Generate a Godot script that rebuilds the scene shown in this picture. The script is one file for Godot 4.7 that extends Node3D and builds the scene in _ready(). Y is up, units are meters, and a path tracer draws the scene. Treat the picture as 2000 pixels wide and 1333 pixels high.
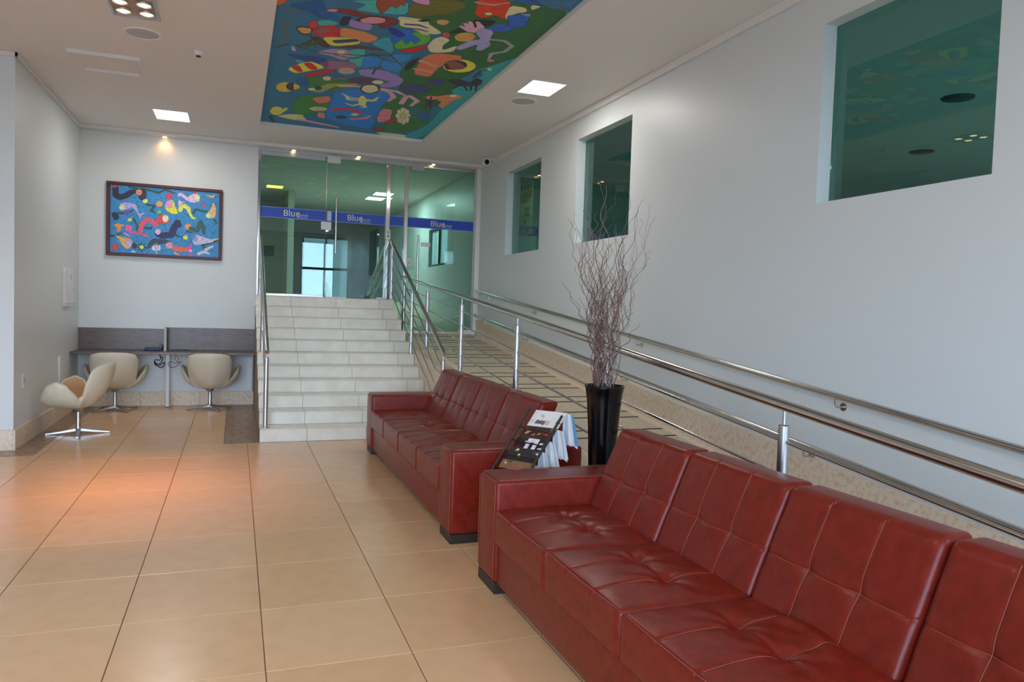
extends Node3D

# ------------------------------------------------------------------ helpers: shapes
var M := {}
var used := {}
const CEIL := 3.71
const RAMP_SLOPE := 0.0985

func ramp_y(z: float) -> float:
	return 0.246 + RAMP_SLOPE * (-2.87 - z)

func begin() -> SurfaceTool:
	var st := SurfaceTool.new()
	st.begin(Mesh.PRIMITIVE_TRIANGLES)
	return st

func tri(st: SurfaceTool, a: Vector3, b: Vector3, c: Vector3, n: Vector3) -> void:
	if (b - a).cross(c - a).dot(n) > 0.0:
		var t := b
		b = c
		c = t
	for p in [a, b, c]:
		st.set_normal(n)
		st.add_vertex(p)

func quad(st: SurfaceTool, a: Vector3, b: Vector3, c: Vector3, d: Vector3, n: Vector3) -> void:
	tri(st, a, b, c, n)
	tri(st, a, c, d, n)

# a box from corner a to corner b with its edges chamfered by c
func add_box(st: SurfaceTool, a: Vector3, b: Vector3, c := 0.0) -> void:
	var m := (a + b) * 0.5
	var h := ((b - a) * 0.5).abs()
	c = minf(c, minf(h.x, minf(h.y, h.z)) * 0.9)
	for ax in 3:
		var u := (ax + 1) % 3
		var v := (ax + 2) % 3
		for s in [-1.0, 1.0]:
			var n := Vector3.ZERO
			n[ax] = s
			var q := []
			for k in [[-1, -1], [1, -1], [1, 1], [-1, 1]]:
				var p := Vector3.ZERO
				p[ax] = s * h[ax]
				p[u] = k[0] * (h[u] - c)
				p[v] = k[1] * (h[v] - c)
				q.append(m + p)
			quad(st, q[0], q[1], q[2], q[3], n)
			if c > 0.0:
				for t in [-1.0, 1.0]:
					var e1 := Vector3.ZERO
					e1[ax] = s * h[ax]
					e1[u] = t * (h[u] - c)
					var e2 := Vector3.ZERO
					e2[ax] = s * (h[ax] - c)
					e2[u] = t * h[u]
					var along := Vector3.ZERO
					along[v] = h[v] - c
					var en := Vector3.ZERO
					en[ax] = s
					en[u] = t
					quad(st, m + e1 - along, m + e1 + along, m + e2 + along, m + e2 - along, en.normalized())
	if c > 0.0:
		for sx in [-1.0, 1.0]:
			for sy in [-1.0, 1.0]:
				for sz in [-1.0, 1.0]:
					var k := Vector3(sx, sy, sz)
					tri(st, m + k * Vector3(h.x, h.y - c, h.z - c), m + k * Vector3(h.x - c, h.y, h.z - c), m + k * Vector3(h.x - c, h.y - c, h.z), k.normalized())

func box(a: Vector3, b: Vector3, c := 0.0) -> ArrayMesh:
	var st := begin()
	add_box(st, a, b, c)
	return st.commit()

func boxes(list: Array, c := 0.0) -> ArrayMesh:
	var st := begin()
	for q in list:
		add_box(st, Vector3(q[0], q[1], q[2]), Vector3(q[3], q[4], q[5]), c)
	return st.commit()

# a prism: outline in (z, y), extruded along x from x0 to x1
func prism_x(outline: Array, x0: float, x1: float) -> ArrayMesh:
	var st := begin()
	var poly := PackedVector2Array(outline)
	var idx := Geometry2D.triangulate_polygon(poly)
	for i in range(0, idx.size(), 3):
		for side in [[x0, -1.0], [x1, 1.0]]:
			var p := []
			for k in 3:
				var q := poly[idx[i + k]]
				p.append(Vector3(side[0], q.y, q.x))
			tri(st, p[0], p[1], p[2], Vector3(side[1], 0, 0))
	var ccw := not Geometry2D.is_polygon_clockwise(poly)
	for i in poly.size():
		var a := poly[i]
		var b := poly[(i + 1) % poly.size()]
		var d := (b - a).normalized()
		var n2 := Vector2(d.y, -d.x) if ccw else Vector2(-d.y, d.x)
		if not Geometry2D.is_point_in_polygon((a + b) * 0.5 - n2 * 0.002, poly):
			n2 = -n2
		quad(st, Vector3(x0, a.y, a.x), Vector3(x1, a.y, a.x), Vector3(x1, b.y, b.x), Vector3(x0, b.y, b.x), Vector3(0, n2.y, n2.x))
	return st.commit()

func add_tube(st: SurfaceTool, pts: Array, r0: float, r1 := -1.0, sides := 12, caps := true) -> void:
	if r1 < 0.0:
		r1 = r0
	var n := pts.size()
	var rings := []
	var side := Vector3.ZERO
	for i in n:
		var d: Vector3 = (pts[mini(i + 1, n - 1)] - pts[maxi(i - 1, 0)]).normalized()
		if side == Vector3.ZERO:
			side = d.cross(Vector3.UP if absf(d.y) < 0.9 else Vector3.RIGHT).normalized()
		else:
			side = (side - d * side.dot(d)).normalized()
		var up := side.cross(d).normalized()
		var r := lerpf(r0, r1, float(i) / maxf(1.0, n - 1))
		var ring := []
		for k in sides:
			var a := TAU * k / sides
			var nn := side * cos(a) + up * sin(a)
			ring.append([pts[i] + nn * r, nn])
		rings.append(ring)
	for i in n - 1:
		for k in sides:
			var a: Array = rings[i][k]
			var b: Array = rings[i][(k + 1) % sides]
			var c: Array = rings[i + 1][(k + 1) % sides]
			var d: Array = rings[i + 1][k]
			for t in [[a, b, c], [a, c, d]]:
				var p: Array = t
				if (p[1][0] - p[0][0]).cross(p[2][0] - p[0][0]).dot(p[0][1]) > 0.0:
					p = [t[0], t[2], t[1]]
				for v in p:
					st.set_normal(v[1])
					st.add_vertex(v[0])
	if caps:
		for e in [[0, 1], [n - 1, n - 2]]:
			var dn: Vector3 = (pts[e[0]] - pts[e[1]]).normalized()
			for k in sides:
				tri(st, pts[e[0]], rings[e[0]][k][0], rings[e[0]][(k + 1) % sides][0], dn)

func tube(pts: Array, r0: float, r1 := -1.0, sides := 12) -> ArrayMesh:
	var st := begin()
	add_tube(st, pts, r0, r1, sides)
	return st.commit()

# profile of (radius, height) turned about the y axis; a point given twice makes a sharp edge
func add_lathe(st: SurfaceTool, profile: Array, at := Vector3.ZERO, sides := 32) -> void:
	var group := 0
	for i in profile.size() - 1:
		var p: Vector2 = profile[i]
		var q: Vector2 = profile[i + 1]
		if p.is_equal_approx(q):
			group += 1
			continue
		var d := (q - p).normalized()
		var n2 := Vector2(d.y, -d.x)
		var n_a := n2
		var n_b := n2
		if i > 0 and not p.is_equal_approx(profile[i - 1]):
			var e: Vector2 = (p - profile[i - 1]).normalized()
			n_a = (n2 + Vector2(e.y, -e.x)).normalized()
		if i + 2 < profile.size() and not q.is_equal_approx(profile[i + 2]):
			var e: Vector2 = (profile[i + 2] - q).normalized()
			n_b = (n2 + Vector2(e.y, -e.x)).normalized()
		for k in sides:
			var a0 := TAU * k / sides
			var a1 := TAU * (k + 1) / sides
			var v := []
			for w in [[p, n_a, a0], [p, n_a, a1], [q, n_b, a1], [q, n_b, a0]]:
				var c := cos(w[2])
				var s := sin(w[2])
				v.append([at + Vector3(w[0].x * c, w[0].y, w[0].x * s), Vector3(w[1].x * c, w[1].y, w[1].x * s)])
			for t in [[v[0], v[1], v[2]], [v[0], v[2], v[3]]]:
				var f: Array = t
				var cr: Vector3 = (f[1][0] - f[0][0]).cross(f[2][0] - f[0][0])
				if cr.length_squared() < 1e-16:
					continue
				if cr.dot(f[0][1] + f[1][1] + f[2][1]) > 0.0:
					f = [t[0], t[2], t[1]]
				for x in f:
					st.set_normal(x[1])
					st.add_vertex(x[0])

func lathe(profile: Array, at := Vector3.ZERO, sides := 32) -> ArrayMesh:
	var st := begin()
	add_lathe(st, profile, at, sides)
	return st.commit()

# rounded box of half size h, corner radius r; lines[axis] holds further grid lines; bend moves each point
func soft_box(h: Vector3, r: float, lines: Array, bend: Callable) -> ArrayMesh:
	var st := begin()
	var axes := []
	for ax in 3:
		var l := [-h[ax], -h[ax] + r * 0.3, -h[ax] + r * 0.65, -h[ax] + r, h[ax] - r, h[ax] - r * 0.65, h[ax] - r * 0.3, h[ax]]
		for x in lines[ax]:
			if absf(x) < h[ax] - r - 0.001:
				l.append(x)
		l.sort()
		axes.append(l)
	var inner := h - Vector3(r, r, r)
	for ax in 3:
		var u := (ax + 1) % 3
		var v := (ax + 2) % 3
		for s in [-1.0, 1.0]:
			var grid := []
			for a in axes[u]:
				var row := []
				for b in axes[v]:
					var p := Vector3.ZERO
					p[ax] = s * h[ax]
					p[u] = a
					p[v] = b
					var c := p.clamp(-inner, inner)
					var d := (p - c).normalized()
					row.append(bend.call(c + d * r, d))
				grid.append(row)
			for i in grid.size() - 1:
				for j in grid[0].size() - 1:
					var q := [grid[i][j], grid[i + 1][j], grid[i + 1][j + 1], grid[i][j + 1]]
					if s < 0.0:
						q = [q[3], q[2], q[1], q[0]]
					for k in [0, 2, 1, 0, 3, 2]:
						st.set_smooth_group(0)
						st.add_vertex(q[k])
	st.generate_normals()
	return st.commit()

func no_bend(p: Vector3, _d: Vector3) -> Vector3:
	return p

func spaced(from: float, to: float, n: int) -> Array:
	var o := []
	for i in n + 1:
		o.append(lerpf(from, to, float(i) / n))
	return o

# ------------------------------------------------------------------ helpers: nodes
func numbered(called: String) -> String:
	var n: int = used.get(called, 0)
	used[called] = n + 1
	return called if n == 0 else "%s_%03d" % [called, n]

func part(parent: Node, called: String, mesh: Mesh, m: Material, label := "") -> MeshInstance3D:
	var o := MeshInstance3D.new()
	o.name = called
	o.mesh = mesh
	o.material_override = m
	parent.add_child(o, true)
	if label:
		o.set_meta("label", label)
	return o

func thing(called: String, label: String, category: String, at := Vector3.ZERO, turn := 0.0, group := "") -> Node3D:
	var o := Node3D.new()
	o.name = numbered(called)
	add_child(o, true)
	o.position = at
	o.rotation.y = turn
	o.set_meta("label", label)
	o.set_meta("category", category)
	if group:
		o.set_meta("group", group)
	return o

func whole(called: String, label: String, category: String, mesh: Mesh, m: Material, group := "") -> MeshInstance3D:
	var o := part(self, numbered(called), mesh, m)
	o.set_meta("label", label)
	o.set_meta("category", category)
	if group:
		o.set_meta("group", group)
	return o

func struct(called: String, label: String, mesh: Mesh, m: Material, category := "") -> MeshInstance3D:
	var o := part(self, numbered(called), mesh, m)
	o.set_meta("kind", "structure")
	o.set_meta("label", label)
	o.set_meta("category", category if category else called.get_slice("_", 0))
	return o

func struct_group(called: String, label: String, category: String) -> Node3D:
	var o := thing(called, label, category)
	o.set_meta("kind", "structure")
	return o

# ------------------------------------------------------------------ helpers: materials
func material(called: String, color: Color, rough := 0.6, metal := 0.0, spec := 0.5) -> StandardMaterial3D:
	var m := StandardMaterial3D.new()
	m.resource_name = called
	m.albedo_color = color
	m.roughness = rough
	m.metallic = metal
	m.metallic_specular = spec
	M[called] = m
	return m

func rgb8(r: int, g: int, b: int) -> Color:
	return Color(r / 255.0, g / 255.0, b / 255.0)

func noise_tex(seed_: int, freq: float, stops: Array, colors: Array, type := FastNoiseLite.TYPE_SIMPLEX_SMOOTH, octaves := 4, size := 512) -> NoiseTexture2D:
	var n := FastNoiseLite.new()
	n.seed = seed_
	n.noise_type = type
	n.frequency = freq
	n.fractal_octaves = octaves
	var t := NoiseTexture2D.new()
	t.width = size
	t.height = size
	t.seamless = true
	t.noise = n
	if colors.size():
		var g := Gradient.new()
		g.offsets = PackedFloat32Array(stops)
		g.colors = PackedColorArray(colors)
		t.color_ramp = g
	return t

func bump_tex(seed_: int, freq: float, strength: float, type := FastNoiseLite.TYPE_CELLULAR, size := 512) -> NoiseTexture2D:
	var t := noise_tex(seed_, freq, [], [], type, 3, size)
	t.as_normal_map = true
	t.bump_strength = strength
	return t

func triplanar(m: StandardMaterial3D, scale: Vector3) -> void:
	m.uv1_triplanar = true
	m.uv1_world_triplanar = true
	m.uv1_scale = scale

# ------------------------------------------------------------------ painting on canvases
func fill_poly(im: Image, pts: PackedVector2Array, c: Color) -> void:
	var lo := INF
	var hi := -INF
	for p in pts:
		lo = minf(lo, p.y)
		hi = maxf(hi, p.y)
	var n := pts.size()
	for y in range(maxi(0, int(floor(lo))), mini(im.get_height() - 1, int(ceil(hi))) + 1):
		var fy := y + 0.5
		var xs := []
		for i in n:
			var a := pts[i]
			var b := pts[(i + 1) % n]
			if (a.y <= fy) != (b.y <= fy):
				xs.append(a.x + (fy - a.y) / (b.y - a.y) * (b.x - a.x))
		xs.sort()
		for i in range(0, xs.size() - 1, 2):
			var x0 := maxi(0, int(round(xs[i])))
			var x1 := mini(im.get_width(), int(round(xs[i + 1])))
			if x1 > x0:
				im.fill_rect(Rect2i(x0, y, x1 - x0, 1), c)

func stroke(im: Image, pts: PackedVector2Array, w: float, c: Color) -> void:
	var n := pts.size()
	for i in n - 1:
		var d := (pts[i + 1] - pts[i]).normalized()
		var s := Vector2(-d.y, d.x)
		var wa := w * 0.5
		var wb := w * (0.28 if i == n - 2 else 0.5)
		fill_poly(im, PackedVector2Array([pts[i] + s * wa, pts[i + 1] + s * wb, pts[i + 1] - s * wb, pts[i] - s * wa]), c)
		var disc := PackedVector2Array()
		for k in 10:
			disc.append(pts[i] + Vector2(cos(TAU * k / 10), sin(TAU * k / 10)) * wa)
		fill_poly(im, disc, c)

func paint(im: Image, shapes: Array, scale: float) -> void:
	for s in shapes:
		var pts := PackedVector2Array()
		for i in range(0, s[2].size(), 2):
			pts.append(Vector2(s[2][i], s[2][i + 1]) * scale)
		var c := rgb8(s[0][0], s[0][1], s[0][2])
		if s[1] > 0:
			stroke(im, pts, s[1] * scale, c)
		else:
			var shape := rounded(pts) if pts.size() != 14 else pts
			fill_poly(im, shape, c)
			# a thin darker brush line round the shape
			var line := PackedVector2Array(shape)
			line.append(shape[0])
			for i in line.size() - 1:
				stroke(im, PackedVector2Array([line[i], line[i + 1]]), 0.55 * scale, Color(c.r * 0.62, c.g * 0.62, c.b * 0.62))

# brush drawn corners: cut each corner twice
func rounded(pts: PackedVector2Array) -> PackedVector2Array:
	for pass_ in 2:
		var o := PackedVector2Array()
		for i in pts.size():
			var a := pts[i]
			var b := pts[(i + 1) % pts.size()]
			o.append(a.lerp(b, 0.18))
			o.append(a.lerp(b, 0.82))
		pts = o
	return pts

# brush grain: every pixel a little lighter or darker, in streaks
func grain(im: Image, seed_: int, amount: float) -> void:
	var n := FastNoiseLite.new()
	n.seed = seed_
	n.frequency = 0.05
	for y in im.get_height():
		for x in im.get_width():
			var k := 1.0 + amount * n.get_noise_2d(x * 0.6, y * 2.0)
			var c := im.get_pixel(x, y)
			im.set_pixel(x, y, Color(c.r * k, c.g * k, c.b * k))

func flat_image(parent: Node, called: String, im: Image, corners: Array, n: Vector3, rough := 0.55) -> MeshInstance3D:
	# corners: top left, top right, bottom right, bottom left of the picture
	var st := begin()
	var uv := [Vector2(0, 0), Vector2(1, 0), Vector2(1, 1), Vector2(0, 1)]
	var order := [0, 1, 2, 0, 2, 3]
	var a: Vector3 = corners[0]
	if (corners[1] - a).cross(corners[2] - a).dot(n) > 0.0:
		order = [0, 2, 1, 0, 3, 2]
	for k in order:
		st.set_normal(n)
		st.set_uv(uv[k])
		st.add_vertex(corners[k])
	st.generate_tangents()
	var m := StandardMaterial3D.new()
	m.resource_name = called + "_print"
	m.albedo_texture = ImageTexture.create_from_image(im)
	m.roughness = rough
	m.texture_repeat = false
	return part(parent, called, st.commit(), m)

func letters(parent: Node, called: String, text: String, height: float, at: Vector3, m: Material, serif := false, depth := 0.002) -> MeshInstance3D:
	var t := TextMesh.new()
	var f := SystemFont.new()
	f.font_names = PackedStringArray(["Droid Serif" if serif else "Droid Sans"])
	t.font = f
	t.text = text
	t.font_size = 64
	t.pixel_size = height / 64.0
	t.depth = depth
	t.horizontal_alignment = HORIZONTAL_ALIGNMENT_LEFT
	var o := part(parent, called, t, m)
	o.position = at
	return o
const MURAL_SHAPES := [
	[[65,122,74], 0, [105,452,126,462,200,497,209,466,210,369,194,329,185,318,183,295,177,270,196,220,180,164,137,190,118,284,143,349,134,388,116,408,104,411,107,440]],
	[[77,154,69], 0, [31,107,41,150,68,155,72,119,70,86,61,76,39,48]],
	[[84,147,69], 0, [31,212,55,224,89,221,80,179,57,180,50,189,35,198]],
	[[74,136,74], 0, [121,191,150,197,174,181,192,106,185,73,148,46,126,151]],
	[[77,140,77], 0, [134,33,157,76,182,83,190,117,196,91,180,32,149,22]],
	[[126,126,55], 0, [95,419,93,438,109,441,113,423,105,414]],
	[[126,126,55], 0, [94,423,95,448,126,462,135,453,127,434,111,422,99,416]],
	[[69,183,190], 0, [208,365,197,337,186,315,198,303,185,258,182,235,196,220,191,180,192,155,196,84,178,-4,207,5,209,127,207,248,209,322,209,369]],
	[[69,183,190], 0, [209,466,198,496,211,502,209,468]],
	[[112,204,77], 0, [96,364,120,397,128,365,104,333]],
	[[84,204,204], 0, [49,426,91,446,97,418,80,412,56,409,65,425]],
	[[84,204,204], 0, [32,375,49,385,48,370,35,364]],
	[[77,190,218], 0, [79,342,93,368,103,333,102,323,96,329]],
	[[91,204,211], 0, [63,313,78,329,83,301,84,271,73,276]],
	[[77,190,204], 0, [22,265,33,280,30,251]],
	[[241,126,69], 0, [-3,408,10,414,4,396,-1,392]],
	[[41,105,176], 0, [9,399,22,411,32,420,37,394,48,380,43,382,34,381,27,389,11,395]],
	[[48,112,190], 0, [27,394,36,400,47,391,50,378,38,382]],
	[[176,91,62], 0, [69,437,89,447,91,433,87,435,86,426,81,430,79,416,77,410,71,424]],
	[[241,176,232], 0, [92,448,105,454,108,443,98,443]],
	[[147,62,62], 0, [35,402,52,411,65,405,78,407,89,407,94,397,88,387,84,380,77,389,82,401,62,397,45,400]],
	[[91,55,55], 0, [84,400,83,395,81,391,77,387,72,384,67,384,63,386,61,389,62,394,65,398,69,402,73,404,78,405,82,403]],
	[[241,169,190], 0, [83,399,83,396,81,392,77,389,73,387,69,386,66,387,64,390,65,394,67,397,70,401,75,403,79,403,82,402]],
	[[48,55,91], 0, [50,393,57,396,56,374,50,372]],
	[[176,154,218], 0, [56,391,62,387,76,386,75,370,57,373]],
	[[241,161,176], 0, [45,403,45,402,44,400,42,399,41,398,39,398,38,398,37,400,38,401,38,403,40,404,42,405,43,405,44,405]],
	[[241,241,190], 0, [89,412,105,414,115,414,123,382,116,382,108,394,97,394]],
	[[48,55,48], 0, [105,407,110,415,115,416,114,411]],
	[[241,69,62], 0, [26,367,30,374,34,368,33,358,29,353]],
	[[239,48,77], 0, [30,354,39,366,46,371,52,362,53,344,46,340,35,340]],
	[[169,119,105], 0, [46,358,46,355,44,352,42,349,39,348,36,348,34,349,33,351,34,354,35,357,38,360,41,361,43,361,45,360]],
	[[62,55,55], 0, [17,351,22,358,31,356,30,339,23,337]],
	[[241,183,119], 0, [18,350,22,355,30,355,30,343,24,339]],
	[[241,161,98], 0, [51,369,70,368,86,359,80,342,71,343,54,345]],
	[[241,239,91], 0, [39,339,56,346,72,347,72,335,50,318]],
	[[62,91,133], 0, [48,334,67,347,72,343,53,328]],
	[[91,84,48], 0, [28,337,39,338,50,316,43,313]],
	[[119,77,69], 0, [50,316,72,333,95,332,94,328,68,322]],
	[[48,133,239], 0, [89,374,102,383,104,398,109,395,106,382,119,369,116,357,111,366,110,351,103,365,101,350,95,354,97,367]],
	[[41,69,190], 0, [87,384,92,387,105,374,102,367,94,371]],
	[[232,48,62], 0, [105,334,127,359,130,354,118,333]],
	[[62,161,241], 0, [103,323,123,330,118,302,104,305]],
	[[62,154,239], 0, [81,307,98,308,99,285,84,268,83,281]],
	[[69,161,241], 0, [99,302,119,299,120,271,103,277,99,289]],
	[[48,55,48], 0, [121,289,122,310,129,327,128,297,125,281]],
	[[190,169,218], 0, [39,299,51,313,65,317,72,296,64,285,53,293,43,294]],
	[[241,232,190], 0, [64,308,64,304,63,301,62,299,60,298,59,299,57,301,56,304,56,307,57,310,58,312,60,313,62,312,63,310]],
	[[169,126,161], 0, [51,279,62,281,75,284,81,266,69,260,54,249]],
	[[204,190,169], 0, [80,258,80,253,78,248,75,245,72,243,68,244,66,246,64,251,64,256,66,261,69,264,72,266,76,265,78,263]],
	[[55,91,183], 0, [13,283,28,282,48,286,51,276,43,265,27,267]],
	[[218,197,239], 0, [17,303,19,306,23,291,18,292]],
	[[241,241,112], 0, [17,236,36,271,53,256,39,238,26,223]],
	[[239,41,48], 0, [21,243,27,253,33,234,29,229]],
	[[239,41,48], 0, [31,259,37,266,46,249,40,242]],
	[[239,41,48], 0, [46,268,52,274,54,258]],
	[[218,55,62], 0, [34,225,58,255,63,248,39,216]],
	[[176,154,232], 0, [81,266,106,275,130,254,129,229,117,215,108,223,119,240,99,245,86,247]],
	[[112,77,112], 0, [103,237,103,232,100,226,95,221,89,218,83,218,79,220,77,224,78,229,81,235,86,240,91,242,97,243,101,241]],
	[[161,112,126], 5, [62,221,77,232]],
	[[241,232,176], 0, [61,223,61,220,61,217,59,214,57,213,55,214,54,216,53,219,53,222,54,226,56,228,57,229,59,228,61,226]],
	[[241,241,204], 0, [112,235,112,232,111,228,109,226,106,225,104,225,102,227,101,229,101,232,102,235,104,238,106,239,109,239,111,237]],
	[[62,147,241], 0, [69,178,82,197,97,201,117,202,129,190,130,168,126,151,133,57,134,20,74,49,71,118]],
	[[176,190,119], 10, [53,170,64,200,89,215]],
	[[241,190,218], 7, [73,201,94,209]],
	[[241,190,218], 6, [112,208,125,202,132,187,130,166]],
	[[241,190,218], 6, [113,211,130,209,143,197]],
	[[241,190,218], 6, [145,164,144,191,147,200]],
	[[241,190,218], 6, [147,198,159,183,157,158]],
	[[105,62,62], 0, [113,210,113,202,112,194,108,189,104,187,99,188,96,193,94,201,93,209,95,216,98,222,102,224,107,222,110,218]],
	[[241,239,190], 0, [111,209,112,202,110,196,108,191,104,189,100,191,97,195,95,201,95,208,96,214,99,218,103,220,106,219,109,215]],
	[[241,239,161], 0, [108,156,109,147,109,138,108,133,106,132,103,135,101,142,99,152,98,162,98,170,99,175,101,176,103,172,106,166]],
	[[241,239,161], 4, [100,162,89,161,78,174]],
	[[241,239,161], 4, [100,155,88,153,82,171]],
	[[241,239,161], 4, [106,162,114,162,117,178]],
	[[241,239,161], 4, [106,158,114,160,118,166]],
	[[241,239,161], 4, [104,142,96,129,87,136]],
	[[241,239,161], 4, [107,139,111,129,104,125]],
	[[239,62,69], 9, [79,101,91,113,103,107,110,97]],
	[[241,241,218], 0, [109,94,109,90,108,87,107,85,104,83,102,84,101,85,100,88,100,92,101,95,102,97,105,98,107,98,108,96]],
	[[241,161,161], 7, [105,67,118,77,123,95]],
	[[62,91,62], 0, [97,73,97,69,95,66,93,63,90,62,88,62,86,64,85,67,85,70,86,74,89,76,91,78,94,78,96,76]],
	[[241,218,84], 0, [29,174,29,166,27,158,23,152,19,150,15,152,12,158,11,165,11,174,14,182,17,187,21,189,25,187,27,182]],
	[[77,69,91], 0, [30,177,30,171,29,165,28,161,26,160,24,162,22,166,21,173,21,179,22,185,24,188,26,189,28,187,29,183]],
	[[241,218,84], 0, [27,188,33,185,35,173,29,162]],
	[[48,112,176], 0, [41,200,41,193,40,186,38,182,35,181,33,183,31,188,30,195,30,202,31,208,33,212,35,213,38,212,40,207]],
	[[241,241,133], 0, [51,177,50,174,50,172,48,170,47,169,45,169,44,171,43,173,43,176,44,178,46,180,47,181,49,181,50,179]],
	[[48,91,133], 0, [56,184,56,181,55,178,54,176,53,175,51,176,50,178,50,181,50,184,50,187,51,189,53,190,54,189,55,187]],
	[[241,147,126], 0, [49,140,68,159,71,133,59,119]],
	[[241,239,204], 0, [50,92,58,107,70,107,72,93,58,84]],
	[[62,55,62], 2, [58,101,71,107]],
	[[62,55,62], 2, [59,92,72,98]],
	[[232,161,169], 0, [62,79,71,81,74,52,64,56]],
	[[241,239,105], 0, [24,67,24,57,22,48,19,42,16,40,13,43,10,50,9,59,10,69,11,77,14,83,17,84,20,82,23,76]],
	[[241,239,105], 4, [23,62,27,80,24,83]],
	[[241,241,176], 0, [16,39,34,57,49,59,47,50,54,39,43,26,28,31]],
	[[55,62,62], 4, [10,33,14,12,19,-7]],
	[[55,62,62], 3, [11,33,24,47]],
	[[241,183,218], 9, [45,33,71,24,96,14]],
	[[241,147,169], 0, [128,132,142,135,148,77,134,63]],
	[[241,204,190], 3, [130,112,144,115]],
	[[241,204,190], 3, [132,89,147,94]],
	[[218,55,91], 0, [142,74,157,106,158,91,148,65]],
	[[241,241,218], 0, [167,115,168,110,168,105,167,102,166,101,164,103,162,107,161,112,160,118,160,123,160,126,162,127,164,125,165,121]],
	[[241,241,218], 0, [169,96,170,90,171,85,170,82,169,81,167,83,165,87,163,93,162,99,162,104,163,107,164,108,166,106,168,102]],
	[[241,241,218], 0, [167,86,168,80,169,75,168,71,166,71,165,73,163,77,161,83,160,89,160,94,161,97,162,98,164,96,166,92]],
	[[241,241,218], 0, [162,92,163,86,163,81,162,77,161,77,159,79,157,83,156,89,155,95,155,100,155,103,157,104,159,102,160,98]],
	[[241,241,218], 0, [156,110,157,104,157,99,157,96,155,95,154,97,152,101,150,107,149,112,149,117,150,120,151,121,153,119,155,115]],
	[[241,241,218], 0, [154,129,155,123,155,118,154,115,153,114,151,116,150,120,148,126,147,131,147,136,148,139,149,139,151,138,153,134]],
	[[241,241,218], 0, [156,138,157,132,157,128,156,125,155,124,153,126,152,129,150,135,149,140,149,145,150,148,151,148,153,147,155,143]],
	[[241,241,218], 0, [161,133,162,127,162,122,162,119,160,118,159,120,157,124,155,129,155,135,154,140,155,142,156,143,158,141,160,138]],
	[[241,218,133], 0, [162,113,163,106,163,100,163,97,161,96,159,98,157,103,155,109,154,116,154,121,155,125,156,126,158,124,160,119]],
	[[55,126,190], 7, [157,153,172,139,183,135]],
	[[55,126,190], 7, [166,126,177,126,188,124]],
	[[55,126,190], 7, [168,110,180,111,190,105]],
	[[161,91,77], 0, [132,32,148,44,150,12]],
	[[241,241,204], 0, [141,14,183,17,186,-2,155,-3]],
	[[241,77,41], 0, [137,469,159,479,168,458,167,441,159,447,151,436,143,443,141,456]],
	[[204,176,161], 3, [138,463,151,464,161,474]],
	[[241,241,161], 0, [156,448,156,447,155,445,155,444,153,444,152,444,151,445,151,446,150,447,151,448,152,449,153,450,154,450,155,449]],
	[[241,241,190], 0, [163,469,175,470,179,463,171,455,170,441,166,448]],
	[[241,241,190], 0, [177,473,181,489,188,492,184,474,181,467]],
	[[69,119,225], 0, [167,450,182,460,189,435,179,427,172,439]],
	[[176,169,239], 0, [174,457,183,461,184,454]],
	[[55,62,55], 0, [147,432,163,437,163,427,158,418,144,398,133,391,141,409]],
	[[69,119,218], 0, [161,414,165,431,175,433,183,427,177,416,169,415]],
	[[241,190,218], 6, [153,407,145,426]],
	[[241,190,218], 6, [150,407,140,414]],
	[[241,190,218], 6, [151,409,142,421]],
	[[241,190,218], 6, [155,408,156,419,150,428]],
	[[190,183,239], 0, [155,406,158,418,169,415,172,392,177,384,174,366,168,366,166,382,156,358,150,364,158,388,165,392]],
	[[241,241,77], 0, [159,396,159,391,158,386,156,383,152,381,148,381,145,384,143,388,143,393,144,397,146,400,150,402,154,402,157,399]],
	[[241,176,112], 0, [158,395,159,392,158,388,155,385,152,384,149,384,146,386,145,389,144,392,146,396,148,399,151,400,154,400,156,398]],
	[[176,176,190], 4, [173,396,184,398,194,389,193,373,184,363,187,346]],
	[[232,133,140], 0, [193,347,193,345,192,343,191,342,190,341,188,341,187,342,186,344,186,345,187,347,188,348,189,349,190,349,192,348]],
	[[241,183,126], 0, [130,418,130,415,130,413,128,410,126,409,124,410,122,411,121,413,120,416,121,418,123,420,125,421,127,421,129,420]],
	[[241,241,197], 0, [127,356,128,377,133,385,142,380,139,365,142,352,151,371,152,352,134,341]],
	[[241,241,190], 0, [92,410,105,409,114,409,132,392,126,386,115,386,103,391,95,393]],
	[[69,84,161], 3, [99,398,109,401,118,398]],
	[[69,84,161], 3, [101,390,111,392,120,390]],
	[[218,105,112], 0, [131,394,137,396,140,384,134,383]],
	[[241,140,98], 0, [130,324,137,343,163,347,163,334,154,316,151,301,151,272,133,274]],
	[[218,190,176], 5, [131,316,150,307]],
	[[218,190,176], 5, [132,291,150,289]],
	[[241,241,91], 0, [182,325,183,316,181,307,176,301,170,298,163,299,157,303,154,311,153,320,155,328,160,334,166,337,172,336,178,332]],
	[[161,98,98], 0, [173,325,174,318,173,312,170,308,165,305,161,306,157,310,154,315,153,322,155,328,158,332,162,334,166,333,170,330]],
	[[91,55,55], 4, [155,316,160,305,166,308]],
	[[91,55,55], 4, [162,330,169,327,174,319]],
	[[69,69,84], 0, [168,272,179,280,192,273,193,291,201,287,204,271,199,265,188,257,177,262]],
	[[69,69,84], 3, [188,263,198,245]],
	[[69,69,84], 3, [195,267,201,247]],
	[[69,69,84], 3, [200,269,206,247]],
	[[69,69,84], 3, [185,258,182,247]],
	[[69,91,77], 3, [190,291,190,313,198,324]],
	[[241,241,176], 0, [199,323,199,321,199,319,198,318,197,318,196,318,195,319,194,320,194,322,194,324,195,325,196,325,197,325,198,324]],
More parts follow.
